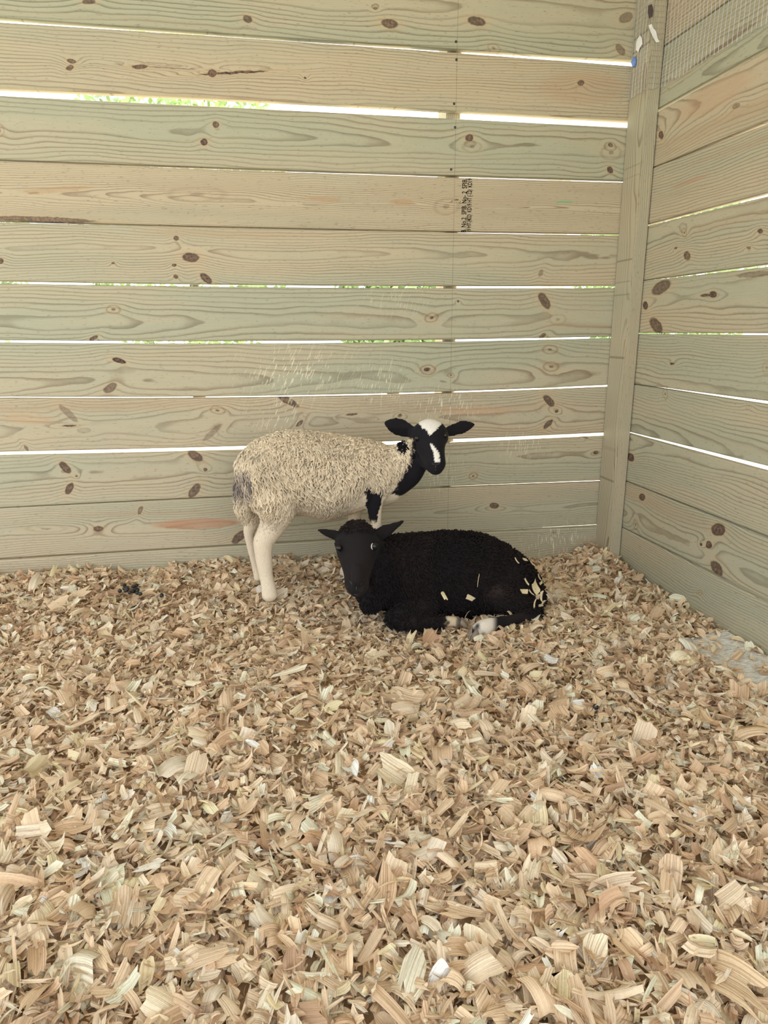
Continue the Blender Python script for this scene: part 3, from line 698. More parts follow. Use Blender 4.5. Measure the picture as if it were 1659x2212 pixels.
def sample(me, n):
    co, nr = arrays(me)
    me.calc_loop_triangles()
    T = np.zeros(len(me.loop_triangles) * 3, np.int32); me.loop_triangles.foreach_get('vertices', T); T = T.reshape(-1, 3)
    A = np.linalg.norm(np.cross(co[T[:, 1]] - co[T[:, 0]], co[T[:, 2]] - co[T[:, 0]]), axis=1)
    i = rng.choice(len(T), n, p=A / A.sum()); r1, r2 = np.sqrt(rng.uniform(0, 1, n)), rng.uniform(0, 1, n)
    b = np.stack([1 - r1, r1 * (1 - r2), r1 * r2], 1)
    P = (co[T[i]] * b[:, :, None]).sum(1); N = (nr[T[i]] * b[:, :, None]).sum(1); N /= np.linalg.norm(N, axis=1)[:, None]
    return P, N
def vnoise(P, f, seed):
    """smooth pseudo-noise from summed sines, n x 3 -> n"""
    rs = np.random.default_rng(seed); out = 0
    for k in range(6):
        d = rs.normal(0, 1, 3); d /= np.linalg.norm(d); out = out + np.sin(P @ d * f * rs.uniform(.7, 1.6) + rs.uniform(0, 6.28))
    return out / 2.4
def locks(name, P, N, flow, length, width, lift, wave, col, tipcol, mat, seg=5):
    n = len(P)
    fl = flow - N * (flow * N).sum(1, keepdims=True); fl /= np.linalg.norm(fl, axis=1)[:, None] + 1e-9
    sd = np.cross(N, fl)
    t_ = np.linspace(0, 1, seg + 1)[None, :, None]
    ln = length[:, None, None]; ph = rng.uniform(0, 6.28, (n, 1, 1)); wv = wave[:, None, None]
    c = P[:, None, :] - N[:, None, :] * .002 + fl[:, None, :] * ln * t_ * .9 + N[:, None, :] * ln * lift[:, None, None] * np.sin(t_ * 2.2) \
        + sd[:, None, :] * wv * np.sin(t_ * 8.5 + ph) * t_ ** .5 + N[:, None, :] * wv * .7 * np.cos(t_ * 8.5 + ph) * t_
    rad = width[:, None] * np.array([.8 + .35 * math.sin(math.pi * min(1, q * 1.3)) if q < .75 else .95 * (1 - q) / .25 * .9 + .08 for q in t_[0, :, 0]])[None, :]
    tan = np.gradient(c, axis=1); tan /= np.linalg.norm(tan, axis=2)[:, :, None] + 1e-9
    s1 = np.cross(tan, N[:, None, :]); s1 /= np.linalg.norm(s1, axis=2)[:, :, None] + 1e-9; s2 = np.cross(s1, tan)
    V = np.stack([c + rad[:, :, None] * (s1 * math.cos(a) + s2 * math.sin(a) * .8) for a in (math.pi / 2, math.pi / 2 + 2.094, math.pi / 2 + 4.189)], 2)   # n, seg+1, 3, 3
    ix = np.arange((seg + 1) * 3).reshape(seg + 1, 3)
    f0 = np.concatenate([np.stack([ix[:-1, j], ix[:-1, (j + 1) % 3], ix[1:, (j + 1) % 3], ix[1:, j]], -1) for j in range(3)])
    F = (f0[None] + (np.arange(n) * (seg + 1) * 3)[:, None, None]).reshape(-1, 4)
    me = mesh_np(name, V.reshape(-1, 3), F)
    C = col[:, None, None, :] * (1 - t_[..., None]) + tipcol[:, None, None, :] * t_[..., None]
    set_col(me, np.broadcast_to(C, (n, seg + 1, 3, 3)).reshape(-1, 3))
    me.materials.append(mat); return me

def coat_mat(name, rough=.9, sheen=.3, bump=.4, scale=420):
    m, t, p = new_mat(name)
    c = t.n('ShaderNodeAttribute', attribute_name='Col').outputs['Color']
    tc = t.n('ShaderNodeTexCoord').outputs['Object']
    mp = t.n('ShaderNodeMapping'); mp.inputs['Scale'].default_value = (1, 1, .28); t.put(mp.inputs[0], tc)
    nz = t.noise(mp.outputs[0], scale, 3, .6)
    t.put(p.inputs['Base Color'], t.mix(t.ramp(nz, .3, .7, .28, 0), c, t.mix(.5, c, (.01, .008, .007))))
    p.inputs['Roughness'].default_value = rough; p.inputs['Specular IOR Level'].default_value = .15
    p.inputs['Sheen Weight'].default_value = sheen; p.inputs['Sheen Roughness'].default_value = .5
    b = t.n('ShaderNodeBump'); b.inputs['Strength'].default_value = bump; b.inputs['Distance'].default_value = .0015
    t.put(b.inputs['Height'], nz); t.put(p.inputs['Normal'], b.outputs[0]); return m
hair_mat = coat_mat('short_coat', .85, .02, .35, 500)
wool_mat = coat_mat('wool', .95, .0, .3, 700)
eye_mat = plain('eye_dark', (.006, .005, .005), .22); eye_mat.node_tree.nodes['Principled BSDF'].inputs['Specular IOR Level'].default_value = .35
eye_w = plain('eye_white', lin(205, 200, 192), .3)
horn = plain('hoof_horn', lin(120, 106, 90), .6, noise=.3)

def head_frame(w_yaw, w_roll):
    w = RGT * math.cos(w_yaw) + np.array([FWD[0], FWD[1], 0]) * math.sin(w_yaw); w = w + UPV * math.tan(w_roll)
    return w / np.linalg.norm(w)
def head(bm, secs, w, n=22):
    """rows (x, y, Y, half width px, half thickness m)"""
    C = [at(*s[:3]) for s in secs]; out = []
    for i, (s, c) in enumerate(zip(secs, C)):
        d = C[min(i + 1, len(C) - 1)] - C[max(i - 1, 0)]; d /= np.linalg.norm(d)
        ww = w - d * (w @ d); ww /= np.linalg.norm(ww); b = np.cross(ww, d)
        out.append((c, ww * s[3] * PXM(c), b * s[4]))
    loft(bm, out, n, 4, .6)
def ear(bm, pts, tilt, thick=.0042):
    """rows (x, y, Y, half width px): a flat leaf; tilt turns its blade"""
    C = [at(*q[:3]) for q in pts]; secs = []
    for i, (q, c) in enumerate(zip(pts, C)):
        d = C[min(i + 1, len(C) - 1)] - C[max(i - 1, 0)]; d /= np.linalg.norm(d)
        side = np.cross(d, FWD); side /= np.linalg.norm(side); dep = np.cross(side, d)
        a = side * math.cos(tilt) + dep * math.sin(tilt); b = np.cross(a, d)
        secs.append((c, a * q[3] * PXM(c), b * thick))
    loft(bm, secs, 14, 4, .4)
def body_secs(rows, z_bottom=None):
    out = []
    for r in rows:
        (xt, yt), (xb, yb), Yc, hd = r
        T = at(xt, yt, Yc); B_ = at(xb, yb, Yc)
        out.append(((T + B_) / 2, (T - B_) / 2, np.array([0, hd, 0])))
    return out
def sphere(name, c, r, mat, parent, sc=(1, 1, 1), rot=None):
    bm = bmesh.new(); bmesh.ops.create_uvsphere(bm, u_segments=16, v_segments=12, radius=r)
    o = obj(name, bm_mesh(name, bm, True), mat, parent, c - np.array(parent.location)); o.scale = sc
    if rot is not None: o.rotation_euler = rot
    return o
def hoof(c, d, r, parent, name='hoof'):
    """cloven hoof: two toes side by side"""
    bm = bmesh.new(); d = np.array(d, float); d /= np.linalg.norm(d); side = np.cross(d, [0, 0, 1]); side /= np.linalg.norm(side); up = np.cross(side, d)
    for s in (-1, 1):
        c0 = c + side * s * r * .5
        loft(bm, [(c0 - d * r * .5 + up * r * .35, side * r * .45, up * r * .7), (c0 + d * r * .3, side * r * .47, up * r * .6), (c0 + d * r * 1.1 - up * r * .3, side * r * .28, up * r * .25)], 10, 3, .4)
    bmesh.ops.recalc_face_normals(bm, faces=bm.faces)
    return obj(name, bm_mesh(name, bm, True), horn, parent, -np.array(parent.location))

# ---- the standing pale sheep
YS = 1.685
sheep = empty('sheep', (float(at(700, 1100, YS)[0]), YS, .055))
tag(sheep, 'standing cream-fleeced young sheep with a black and white face, turned towards the viewer', 'sheep')
bm = bmesh.new()
loft(bm, body_secs([((522, 988), (523, 1035), YS, .028), ((534, 970), (532, 1080), YS, .06), ((560, 952), (560, 1106), YS, .08), ((600, 937), (605, 1116), YS, .09), ((645, 932), (650, 1112), YS, .093), ((700, 940), (700, 1121), YS, .096), ((750, 947), (745, 1112), YS, .09), ((798, 953), (795, 1098), YS, .08), ((832, 962), (835, 1090), YS, .068), ((850, 985), (858, 1080), YS - .01, .05), ((862, 1020), (868, 1060), YS - .015, .03)]), 24)
loft(bm, body_secs([((835, 965), (845, 1085), YS - .005, .06), ((858, 962), (876, 1064), YS - .02, .05), ((880, 950), (903, 1042), YS - .04, .042), ((903, 935), (922, 1008), YS - .055, .036), ((918, 925), (930, 990), YS - .06, .03)]), 20)
wS = head_frame(.22, .06)
HY = YS - .06
head(bm, [(926, 921, HY, 22, .026), (927, 930, HY - .012, 36, .039), (928, 946, HY - .026, 42, .045), (931, 964, HY - .042, 32, .043), (935, 981, HY - .058, 26, .038), (939, 996, HY - .072, 23, .032), (941, 1007, HY - .082, 22, .028), (942, 1016, HY - .088, 16, .02)], wS)
tube(bm, [(905, 950, HY + .01, 18), (905, 975, HY, 17), (914, 992, HY - .02, 14), (928, 1006, HY - .05, 13)])           # jaw
ear(bm, [(898, 938, HY - .005, 8), (886, 933, HY - .005, 15), (868, 925, HY, 20), (849, 918, HY, 17.5), (836, 914, HY, 9), (830, 912, HY, 2.5)], .25)
ear(bm, [(958, 936, HY + .005, 8), (970, 932, HY + .005, 12.5), (988, 926, HY + .01, 15), (1005, 921, HY + .012, 14), (1018, 918, HY + .014, 8), (1025, 917, HY + .015, 2.5)], -.2)
NHY, FHY = YS - .052, YS + .05
tube(bm, [(585, 1020, NHY + .02, 46), (596, 1070, NHY, 46), (600, 1103, NHY, 41), (592, 1130, NHY, 30), (580, 1152, NHY, 25), (569.5, 1172, NHY + .002, 23), (569, 1195, NHY, 19.5), (571.5, 1220, NHY - .003, 17.5), (575.5, 1248, NHY - .005, 15), (580.5, 1270, NHY - .008, 16.5), (583, 1289, NHY - .012, 17.5)], .85)
tube(bm, [(565, 1045, FHY, 42), (556, 1090, FHY, 32), (547, 1125, FHY, 20), (538, 1150, FHY, 12.5), (542, 1175, FHY, 10.5), (548, 1205, FHY - .003, 9), (554, 1232, FHY - .005, 9), (558, 1250, FHY - .01, 10)], .85)
tube(bm, [(537, 980, YS - .01, 14), (530, 1010, YS - .02, 16), (527, 1045, YS - .022, 16.5), (526, 1080, YS - .02, 17), (527, 1106, YS - .018, 15), (531, 1128, YS - .015, 7)], .7)   # tail
tube(bm, [(815, 1035, NHY + .015, 34), (812, 1064, NHY, 24), (809, 1090, NHY, 18), (810, 1115, NHY, 14), (813, 1140, NHY, 11.5), (813, 1175, NHY, 10.5), (813, 1205, NHY, 12), (814, 1240, NHY - .002, 9.5), (815, 1262, NHY - .005, 11.5)], .85)
tube(bm, [(785, 1060, FHY, 30), (770, 1095, FHY, 16), (766, 1118, FHY, 14), (760, 1150, FHY, 11.5), (753, 1185, FHY, 11), (747, 1215, FHY - .002, 9.5), (744, 1240, FHY - .006, 11.5)], .85)
body = remesh(bm, 'body', .0036, 5)
co, nr = arrays(body)
px, py, dz = proj(co)
CREAM, PINKW, BLK, WHT, GREY = (np.array(lin(*c)[:3]) for c in ((228, 210, 182), (214, 197, 173), (24, 22, 26), (226, 220, 210), (128, 116, 112)))
nz = vnoise(co, 260, 3) * 3 + vnoise(co, 900, 4) * 1.6
headc = at(930, 950, HY - .02); hd_ax = at(942, 1013, HY - .086) - at(926, 921, HY); hl = np.linalg.norm(hd_ax); hd_ax /= hl
tt = (co - at(926, 921, HY)) @ hd_ax / hl                                   # 0 at the poll, 1 at the nose
sw = (co - at(926, 921, HY)) @ (wS - hd_ax * (wS @ hd_ax))                  # across the face
hn = np.cross(wS, hd_ax); hn /= np.linalg.norm(hn); hn = -hn if hn @ FWD > 0 else hn
front = nr @ hn
def colour_white(co, nr, px, py, dz, nz):
    c = np.tile(CREAM, (len(co), 1)) * (1 + .05 * vnoise(co, 60, 8))[:, None]
    def blend(mask, col): c[:] = c * (1 - mask[:, None]) + col * mask[:, None]
    low = sstep(1112, 1140, py) * (px < 860); blend(low * .8, PINKW)
    blend(sstep(1200, 1250, py) * (px < 640), np.array(lin(222, 206, 180)[:3]))
    near = co[:, 1] < YS + .01
    # belly: bare pinkish
    blend(sstep(0, 1, (py - 1095) / 12) * ((px > 630) & (px < 760)) * .7, PINKW)
    # dirty tail
    blend(sstep(1000, 1020, py) * (1 - sstep(1055, 1085, py)) * (px < 545) * (.7 + .2 * vnoise(co, 150, 5)), GREY)
    # black neck front, black shoulder patch
    e = (px + nz - (893 - .62 * (py - 985)))                  # edge of the black neck
    neck = sstep(-3, 4, e - np.where(py > 985, 0, 0)) * (py > 940) * (py < 1070 + nz) * (px > 845)
    blend(neck, BLK)
    blend(((np.hypot((px - 872) / 13, (py - 962) / 9) + nz * .05) < 1).astype(float), BLK)
    arm = sstep(1052, 1060, py + nz) * (1 - sstep(1122, 1132, py + nz)) * (np.abs(px + nz * .6 - (810 - (py - 1055) * .10)) < 20 - (py - 1055) * .14) * near
    blend(arm, BLK)
    # head all black with a white crown and blaze
    hd = (sstep(888, 893, px + nz * .5) * (py < 1030) * (co[:, 1] < HY + .05)) + ((py < 950) & (px > 820) & (co[:, 1] < HY + .03) & (px < 895) & (py < 948)).astype(float)
    blend(np.clip(hd, 0, 1), BLK)
    tt = (co - at(926, 921, HY)) @ hd_ax / hl; sw = (co - at(926, 921, HY)) @ (wS - hd_ax * (wS @ hd_ax)); front = nr @ hn
    dx = px - 929 - (py - 909) * .02
    crown = (np.abs(dx + nz * .5) < np.interp(py, [900, 914, 921, 932, 942], [30, 26, 19, 9, 0])) & (py < 942) & (co[:, 1] < HY + .04) & (np.abs(px - 929) < 32)
    blend(crown.astype(float), WHT)
    bl = (np.abs(px + nz * .35 - np.interp(py, [959, 975, 998], [931.5, 941, 946.5])) < np.interp(py, [957, 963, 980, 997], [0.5, 3.6, 5.2, 5.6])) & (py > 958) & (py < 998) & (front > -.2)
    blend(bl.astype(float), WHT)
    # speckled far fore foot
    sp = ((px < 775) & (px > 725) & (py > 1195) & (co[:, 1] > YS)) & (vnoise(co, 330, 12) > .75)
    blend(sp.astype(float), BLK * 3)
    return np.clip(c, 0, 1)
cols = colour_white(co, nr, px, py, dz, nz)
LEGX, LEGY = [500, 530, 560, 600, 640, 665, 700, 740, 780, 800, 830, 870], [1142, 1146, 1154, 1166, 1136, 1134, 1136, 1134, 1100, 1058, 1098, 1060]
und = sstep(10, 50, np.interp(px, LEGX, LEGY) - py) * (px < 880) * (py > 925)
cols = cols * (1 - .5 * und[:, None]); set_col(body, cols)          # skin under the wool darkened: shade of the crevices between locks, painted in
sl = np.array(sheep.location)
def recentre(me, org):
    c = np.zeros(len(me.vertices) * 3, np.float32); me.vertices.foreach_get('co', c); c = c.reshape(-1, 3) - org.astype(np.float32)
    me.vertices.foreach_set('co', c.ravel()); me.update(); return me
P, N = sample(body, 20000); ppx, ppy, pdz = proj(P)
nzp = vnoise(P, 260, 3) * 3 + vnoise(P, 900, 4) * 1.6
P0_, N0_, px0, py0 = P, N, ppx, ppy
legline = np.interp(ppx, [500, 530, 560, 600, 640, 665, 700, 740, 780, 800, 830, 870], [1142, 1146, 1154, 1166, 1136, 1134, 1136, 1134, 1100, 1058, 1098, 1060])
edge_d = np.clip((legline - ppy) / 75, 0, 1)
cover = (ppy + nzp * 2 < legline + (P[:, 1] > YS) * 8) & (ppx < 893 - np.clip(ppy - 985, 0, 200) * .62 + 2)
cover &= ~((np.abs(ppx - 810) < 22) & (ppy > 1056) & (P[:, 1] < YS))
cover &= ~((ppy < 952) & (ppx > 824))
P, N, ppx, ppy, nzp, edge_d = P[cover], N[cover], ppx[cover], ppy[cover], nzp[cover], edge_d[cover]
nL = len(P)
side_v = np.array([0, 0, -1.0]) + np.stack([-.22 + .30 * vnoise(P, 38, 21), .12 * vnoise(P, 50, 22), .2 * vnoise(P, 55, 23)], 1)
top = sstep(.45, .9, N[:, 2])[:, None]
flow = side_v * (1 - top) + np.stack([-.7 + .5 * vnoise(P, 60, 24), np.sign(P[:, 1] - YS) * .5, np.zeros(nL)], 1) * top
Lk = (.023 + .004 * vnoise(P, 40, 25)) * rng.uniform(.75, 1.3, nL)
Lk *= (.38 + .72 * edge_d) * np.where(ppx > 840, .8, 1) * np.where(top[:, 0] > .5, .7, 1)
pc = colour_white(P, N, ppx, ppy, dz[:nL] if False else np.zeros(nL), nzp)
pc = pc * rng.uniform(.82, 1.05, (nL, 1))
fl_me = locks('fleece', P, N, flow, Lk, rng.uniform(.0017, .0034, nL) * (.55 + .45 * edge_d), rng.uniform(.12, .30, nL) * (.4 + .6 * edge_d), rng.uniform(.0018, .0046, nL) * (.3 + .7 * edge_d), np.clip(pc * .70, 0, 1), np.clip(pc * 1.12, 0, 1), wool_mat, 7)  # roots darkened, tips lightened: shade of the wool creases put into the colour
hk = (np.interp(px0, LEGX, LEGY) - 22 < py0) & (py0 < 1290) & (px0 < 880)
P2, N2 = P0_[hk], N0_[hk]; rep = max(1, int(5600 / max(1, len(P2))))
P2 = np.repeat(P2, rep, 0) + rng.normal(0, .0022, (len(P2) * rep, 3)) * 1.0; N2 = np.repeat(N2, rep, 0)
P2 -= N2 * ((P2 - np.repeat(P0_[hk], rep, 0)) * N2).sum(1, keepdims=True); x2, y2, _ = proj(P2); n2 = len(P2)
c2 = colour_white(P2, N2, x2, y2, np.zeros(n2), vnoise(P2, 260, 3) * 3 + vnoise(P2, 900, 4) * 1.6) * rng.uniform(.85, 1.06, (n2, 1))
lh_me = locks('leg_hair', P2, N2, np.tile([.05, 0, -1.], (n2, 1)) + rng.normal(0, .12, (n2, 3)), rng.uniform(.005, .009, n2), rng.uniform(.0005, .0009, n2), rng.uniform(.05, .16, n2), np.full(n2, .0002), np.clip(c2 * .85, 0, 1), np.clip(c2 * 1.05, 0, 1), wool_mat, 3)
tag(obj('leg_hair', recentre(lh_me, sl), wool_mat, sheep), kind='stuff')
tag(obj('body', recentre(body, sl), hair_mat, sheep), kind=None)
tag(obj('fleece', recentre(fl_me, sl), wool_mat, sheep), 'crimped cream wool', kind='stuff')
nm = plain('nostril_black', (.004, .004, .004), .5)
def nostril(pts, rad, parent, mat=nm, name='nostril'):
    C = [at(*q) for q in pts]
    o = obj(name, tube_mesh(name, C, [rad * .5, rad, rad, rad * .5][:len(C)], 8), mat, parent, -np.array(parent.location)); return o
wb = bmesh.new(); wb.from_mesh(body); BVH_S = BVHTree.FromBMesh(wb); wb.free()
for pts in (((929, 996), (934, 1002), (940, 1004.5)), ((953, 997), (948, 1002), (941, 1004.5)), ((941, 1005), (941, 1008.5), (941, 1012)), ((930, 1012), (941, 1015.5), (953, 1012))):
    C = []
    for x, y in pts:
        hh_ = BVH_S.ray_cast(Vector(EYE) - Vector(sl), Vector(ray(x, y)).normalized())
        if hh_[0] is not None: C.append(hh_[0] + Vector(sl))
    if len(C) == 3: obj('nose_crease', tube_mesh('nose_crease', C, [.0005, .0009, .0005], 6), plain('nose_leather_dark', lin(56, 52, 58), .4), sheep, -sl)
for x, y in ((901.5, 947), (962.5, 941)):
    hh_ = BVH_S.ray_cast(Vector(EYE) - Vector(sl), Vector(ray(x, y)).normalized())
    sphere('eye', np.array(hh_[0]) + sl + np.array([0, .003, 0]), .0078, eye_mat, sheep)
hoof(at(583, 1301, NHY - .004), (.35, -.6, -.25), .013, sheep)
hoof(at(557, 1265, FHY - .006), (.3, -.6, -.25), .011, sheep)
hoof(at(743, 1248, FHY - .012), (-.2, -.6, -.25), .011, sheep)
hoof(at(815, 1270, NHY - .010), (.1, -.6, -.25), .011, sheep)

# ---- the lying black sheep
YB = 1.545
bsheep = empty('sheep', (float(at(985, 1250, YB)[0]), YB, .03))
tag(bsheep, 'black woolly sheep lying on the shavings with its legs folded, shavings on its rump', 'sheep')
bm = bmesh.new()
loft(bm, body_secs([((812, 1195), (812, 1285), YB - .04, .05), ((836, 1168), (834, 1312), YB - .03, .08), ((880, 1161), (878, 1325), YB - .015, .098), ((930, 1157), (930, 1328), YB, .108), ((985, 1154), (985, 1328), YB, .112), ((1035, 1158), (1035, 1326), YB, .112), ((1074, 1170), (1074, 1322), YB, .108), ((1106, 1187), (1106, 1320), YB, .10), ((1133, 1209), (1133, 1318), YB - .005, .085), ((1153, 1236), (1153, 1312), YB - .01, .062), ((1164, 1268), (1164, 1303), YB - .012, .035)]), 26)
loft(bm, body_secs([((845, 1168), (842, 1310), YB - .04, .075), ((815, 1158), (818, 1312), YB - .06, .062), ((790, 1148), (800, 1300), YB - .075, .05), ((775, 1140), (785, 1250), YB - .085, .035)]), 20)
tube(bm, [(826, 1240, YB - .06, 56), (812, 1272, YB - .075, 50), (802, 1298, YB - .085, 34), (796, 1312, YB - .09, 20)], .8)      # brisket
BY = YB - .085
wB = head_frame(.05, .03)
head(bm, [(772, 1140, BY + .012, 26, .028), (772, 1151, BY + .004, 38, .040), (771.5, 1172, BY - .008, 47, .048), (771, 1195, BY - .02, 44, .048), (771, 1217, BY - .034, 36, .042), (771, 1239, BY - .047, 29, .035), (771, 1257, BY - .056, 27, .031), (771, 1271, BY - .062, 25, .027), (771, 1281, BY - .065, 17, .018)], wB)
for q in ([(728, 1170, BY - .03, 8), (733, 1178, BY - .036, 11), (741, 1190, BY - .042, 8)], [(815, 1166, BY - .03, 8), (810, 1174, BY - .036, 11), (802, 1187, BY - .042, 8)],      # brows
          [(752, 1272, BY - .078, 7), (760, 1274, BY - .084, 11), (769, 1276, BY - .084, 9)], [(790, 1272, BY - .078, 7), (782, 1274, BY - .084, 11), (773, 1276, BY - .084, 9)],       # lips
          [(771, 1225, BY - .074, 12), (771, 1243, BY - .083, 12), (771, 1258, BY - .088, 13)]): tube(bm, q, .8)
ear(bm, [(742, 1160, BY + .004, 10), (730, 1158, BY + .004, 13), (714, 1153, BY + .004, 11.5), (700, 1149, BY + .003, 8), (691, 1146, BY + .002, 4.6), (686, 1145, BY, 2)], .35)
ear(bm, [(806, 1160, BY + .004, 12), (817, 1156, BY + .005, 16), (833, 1147, BY + .008, 16), (848, 1139, BY + .01, 11.5), (862, 1131, BY + .012, 6.5), (872, 1125, BY + .013, 3)], -.3)
tube(bm, [(1112, 1240, YB - .035, 54), (1096, 1258, YB - .07, 52), (1078, 1280, YB - .095, 36)], .8)
tube(bm, [(1078, 1285, YB - .095, 30), (1118, 1302, YB - .105, 28), (1150, 1316, YB - .105, 19), (1160, 1322, YB - .11, 14)], .8)
tube(bm, [(1160, 1326, YB - .115, 13), (1120, 1336, YB - .14, 12), (1085, 1344, YB - .155, 13), (1060, 1351, YB - .165, 18), (1042, 1360, YB - .17, 21), (1026, 1369, YB - .172, 17)], .8)
tube(bm, [(925, 1300, YB - .085, 36), (890, 1320, YB - .105, 30), (858, 1332, YB - .115, 24), (845, 1336, YB - .118, 20)], .8)
tube(bm, [(845, 1338, YB - .12, 15), (895, 1346, YB - .13, 14), (940, 1345, YB - .13, 13), (972, 1342, YB - .132, 12), (990, 1344, YB - .134, 11)], .8)
bbody = remesh(bm, 'body', .0036, 5)
co, nr = arrays(bbody); px, py, dz = proj(co)
BW, BRN, SKIN = (np.array(lin(*c)[:3]) for c in ((22, 20, 22), (36, 29, 28), (64, 50, 47)))
def colour_black(co, px, py):
    c = np.tile(BW, (len(co), 1)); k = np.clip(.5 + .5 * vnoise(co, 40, 31), 0, 1)[:, None] * .6
    c = c * (1 - k) + BRN * k
    s = np.exp(-(((px - 1066) / 22) ** 2 + ((py - 1282) / 18) ** 2) * np.clip(1 + .4 * vnoise(co, 120, 35), .4, 2)) * .5; c = c * (1 - s[:, None]) + SKIN * s[:, None]
    w = sstep(1096 - 20, 1060, px) * sstep(1026, 1044, px - (py - 1360) * .8 + vnoise(co, 300, 33) * 7) * (py > 1334) * (co[:, 1] < YB - .14)
    c = c * (1 - w[:, None]) + np.array(lin(214, 204, 188)[:3]) * w[:, None]
    w = sstep(962, 968, px + vnoise(co, 280, 34) * 4) * (1 - sstep(984, 990, px)) * (py > 1328) * (co[:, 1] < YB - .115) * (px < 1000)
    c = c * (1 - w[:, None]) + np.array(lin(196, 178, 148)[:3]) * w[:, None]
    w = (px > 986) * (px < 1006) * (py > 1328) * (co[:, 1] < YB - .12)
    c = c * (1 - w[:, None] * .8) + np.array(lin(110, 102, 92)[:3]) * w[:, None] * .8
    return c
set_col(bbody, colour_black(co, px, py))
me_bvh = bmesh.new(); me_bvh.from_mesh(bbody); BVH_B = BVHTree.FromBMesh(me_bvh); me_bvh.free()
P, N = sample(bbody, 24000); ppx, ppy, _ = proj(P)
face = (((ppx - 771) / np.interp(ppy, [1140, 1172, 1195, 1217, 1239, 1285], [50, 56, 50, 40, 32, 30])) ** 2 < 1) & (ppy > 1150) & (ppy < 1290) & (P[:, 1] < np.interp(ppy, [1150, 1290], [BY + .01, BY - .02]))
earm = ((ppx < 735) | ((ppx > 808) & (ppx < 880) & (P[:, 1] < BY + .024) & (ppy < 1172)))
cover = ~face & ~earm & ~((ppy > 1326) & (P[:, 1] < YB - .10) & (ppx > 960)) & ~((np.hypot((ppx - 1066) / 24, (ppy - 1282) / 20) < 1) & (P[:, 1] < YB) & (rng.uniform(0, 1, len(P)) < .55))
P, N, ppx, ppy = P[cover], N[cover], ppx[cover], ppy[cover]; nL = len(P)
flow = np.stack([.5 + .8 * vnoise(P, 70, 41), .6 * vnoise(P, 70, 42), -.6 + .8 * vnoise(P, 70, 43)], 1)
Lk = .0085 * rng.uniform(.7, 1.5, nL) * np.where(ppx < 830, .8, 1.0)
pc = colour_black(P, ppx, ppy) * rng.uniform(.7, 1.3, (nL, 1))
tip = pc * 1.25 + np.array([.006, .003, .002])
tip[(ppx < 800) & (ppy < 1146)] += np.array([.012, .006, .004])
bf = locks('fleece', P, N, flow, Lk, rng.uniform(.0012, .0021, nL), rng.uniform(.4, .9, nL), rng.uniform(.0006, .0016, nL), pc * .7, tip, wool_mat, 4)
bl_ = np.array(bsheep.location)
obj('body', recentre(bbody, bl_), hair_mat, bsheep)
tag(obj('fleece', recentre(bf, bl_), wool_mat, bsheep), 'short tight black wool', kind='stuff')
def surf(x, y, bvh=BVH_B):
    d = Vector(ray(x, y)).normalized(); h = bvh.ray_cast(Vector(EYE), d); return h[0], h[1]
for x, y, s in ((729.5, 1184, 1), (811.5, 1180, 1)):
    h, n_ = surf(x + (3 if x < 770 else -3), y)
    h = Vector(at(x, y, BY - .012)) if h is None else h
    e = sphere('eye', np.array(h) + np.array([.000, .0005, 0]), .0092 if x > 770 else .0078, eye_mat, bsheep)
    if x > 770:
        c = np.array(h)
        pts = [c + RGT * (-.0062 * math.cos(a)) + UPV * (.0085 * math.sin(a)) - FWD * .0062 for a in np.linspace(-1.15, 1.05, 7)]
        o = obj('eye_white', tube_mesh('eye_white', pts, [.0004, .0009, .0012, .0013, .0012, .0009, .0004], 8), eye_w, e, -bl_ - np.array(e.location))
rim = plain('nose_leather', lin(64, 58, 62), .45)
for pts in (((755, 1254), (760, 1261), (768, 1267)), ((784, 1253), (780, 1261), (771, 1267)), ((769.5, 1267), (769.5, 1271), (769.5, 1275)), ((753, 1280), (770, 1285), (789, 1280))):
    C = []
    for x, y in pts:
        h, n_ = surf(x, y)
        if h is not None: C.append(h + n_ * .0002)
    if len(C) == 3:
        obj('nose_crease', tube_mesh('nose_crease', C, [.0006, .001, .0006], 6), rim, bsheep, -bl_)
hoof(at(1022, 1372, YB - .178), (-.8, -.35, -.25), .0145, bsheep)
hoof(at(1000, 1346, YB - .138), (.8, -.3, -.2), .011, bsheep)

# ------------------------------------------------------------------ shavings clinging to the black sheep
def stuck(x, y, L, W_, ang, label, curl=.8, up=.0105, group='shavings on the black sheep', bvh=None, org=(0, 0, 0)):
    L, W_ = L * 1.25, W_ * 1.25
    h, n_ = surf(x, y) if bvh is None else bvh.ray_cast(Vector(EYE) - Vector(org), Vector(ray(x, y)).normalized())[:2]
    if h is None: return
    V, f0, UV, C = chips(1, np.array([L]), np.array([W_]), np.zeros((1, 3)), np.array([0.]), np.array([0.]), np.array([0.]), np.array([curl]), 7, 4, np.array([lin(244, 228, 186)[:3]]) * rng.uniform(.9, 1.05))
    # lay the flake on the wool: its x axis turned by ang in the plane across the surface normal
    h = h + Vector(org); n_ = n_.normalized(); a = (Vector(RGT) - n_ * Vector(RGT).dot(n_)).normalized(); b = n_.cross(a)
    xa = a * math.cos(ang) + b * math.sin(ang); ya = n_.cross(xa)
    M = np.array([list(xa), list(ya), list(n_)]).T
    me = chip_mesh('wood_shaving', (V.reshape(-1, 3) @ M.T)[None], f0, UV, C)
    o = obj('wood_shaving', me, None, loc=h + n_ * up)
    tag(o, label, 'wood shaving', group)
RUMP = 'small pale wood shaving caught in the black wool of the lying sheep rump'
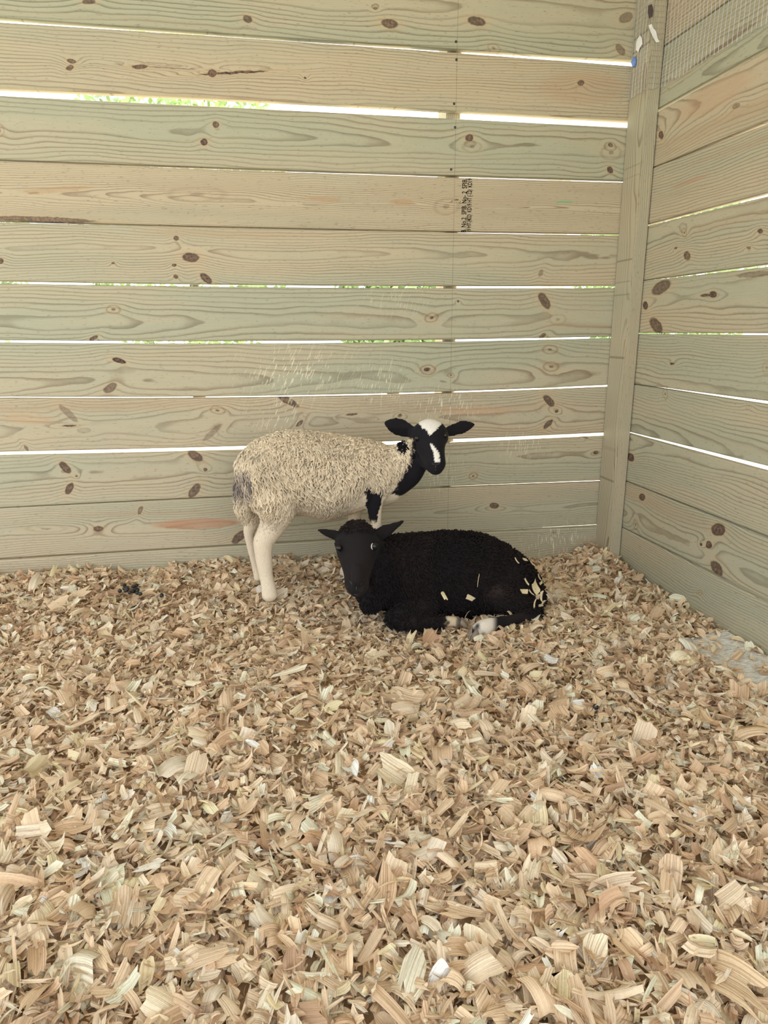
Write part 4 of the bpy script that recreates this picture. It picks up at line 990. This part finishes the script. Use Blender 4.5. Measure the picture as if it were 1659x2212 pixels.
for x, y, L, W_, a in ((1113, 1218, .016, .003, -1.2), (1128, 1214, .010, .007, .2), (1143, 1222, .013, .004, -.5), (1154, 1232, .016, .008, .9), (1131, 1257, .017, .004, -.9), (1126, 1279, .017, .010, .1), (1150, 1268, .024, .016, -1.0), (1160, 1262, .014, .006, .6), (1154, 1287, .011, .010, 0), (1163, 1286, .022, .006, 1.5), (1148, 1304, .016, .004, 1.3), (1166, 1300, .016, .008, .8), (1160, 1310, .013, .005, .3), (1140, 1285, .014, .004, -.4), (1157, 1250, .014, .004, -1.0)):
    stuck(x, y, L, W_, a, RUMP)
stuck(957, 1283, .019, .007, -1.1, 'split pale shaving on the black sheep flank, nearest its head')
stuck(1013, 1287, .017, .009, -.5, 'oval pale shaving on the middle of the black sheep flank', .4)
stuck(1102, 1318, .019, .005, -1.0, 'bent pale shaving above the white hind foot of the black sheep', 1.6)
stuck(1030, 1252, .024, .0014, 1.4, 'thin straw-like splinter upright on the black sheep flank', .5)
stuck(1008, 1318, .024, .0014, 1.2, 'thin straw-like splinter low on the black sheep belly', .9)

for x, y, a, l in ((694, 1126, 1.2, 'pale shaving on the pale sheep belly just above the black sheep ear tip'), (722, 1123, 1.0, 'pale shaving on the middle of the pale sheep belly edge'), (749, 1114, .7, 'pale shaving on the pale sheep belly close to its foreleg')):
    stuck(x, y, .015, .006, a, l, .6, .006, 'shavings on the pale sheep', BVH_S, sl)

# ------------------------------------------------------------------ droppings
drop = plain('dropping_black', lin(26, 25, 24), .35)
bmd = bmesh.new(); bmesh.ops.create_icosphere(bmd, subdivisions=2, radius=.0055); drop_me = bm_mesh('dropping', bmd, True); drop_me.materials.append(drop)
for i in range(26):
    x, y = 285 + rng.normal(0, 12), 1274 + rng.normal(0, 5)
    Pz = at_z(x, y, .072 + rng.uniform(0, .012))
    o = obj('dropping', drop_me, None, loc=Pz); o.scale = (1, rng.uniform(.8, 1.2), .85)
    tag(o, 'black round dropping in the small heap on the shavings near the back wall', 'dropping', 'heap of droppings')
for x, y, l in ((349, 1286, 'single black dropping lying just right of the heap of droppings'), (1287, 1527, 'single black dropping on the shavings in front of the lying sheep')):
    z = .066 if y < 1400 else .045
    o = obj('dropping', drop_me, None, loc=at_z(x, y, z)); tag(o, l, 'dropping')
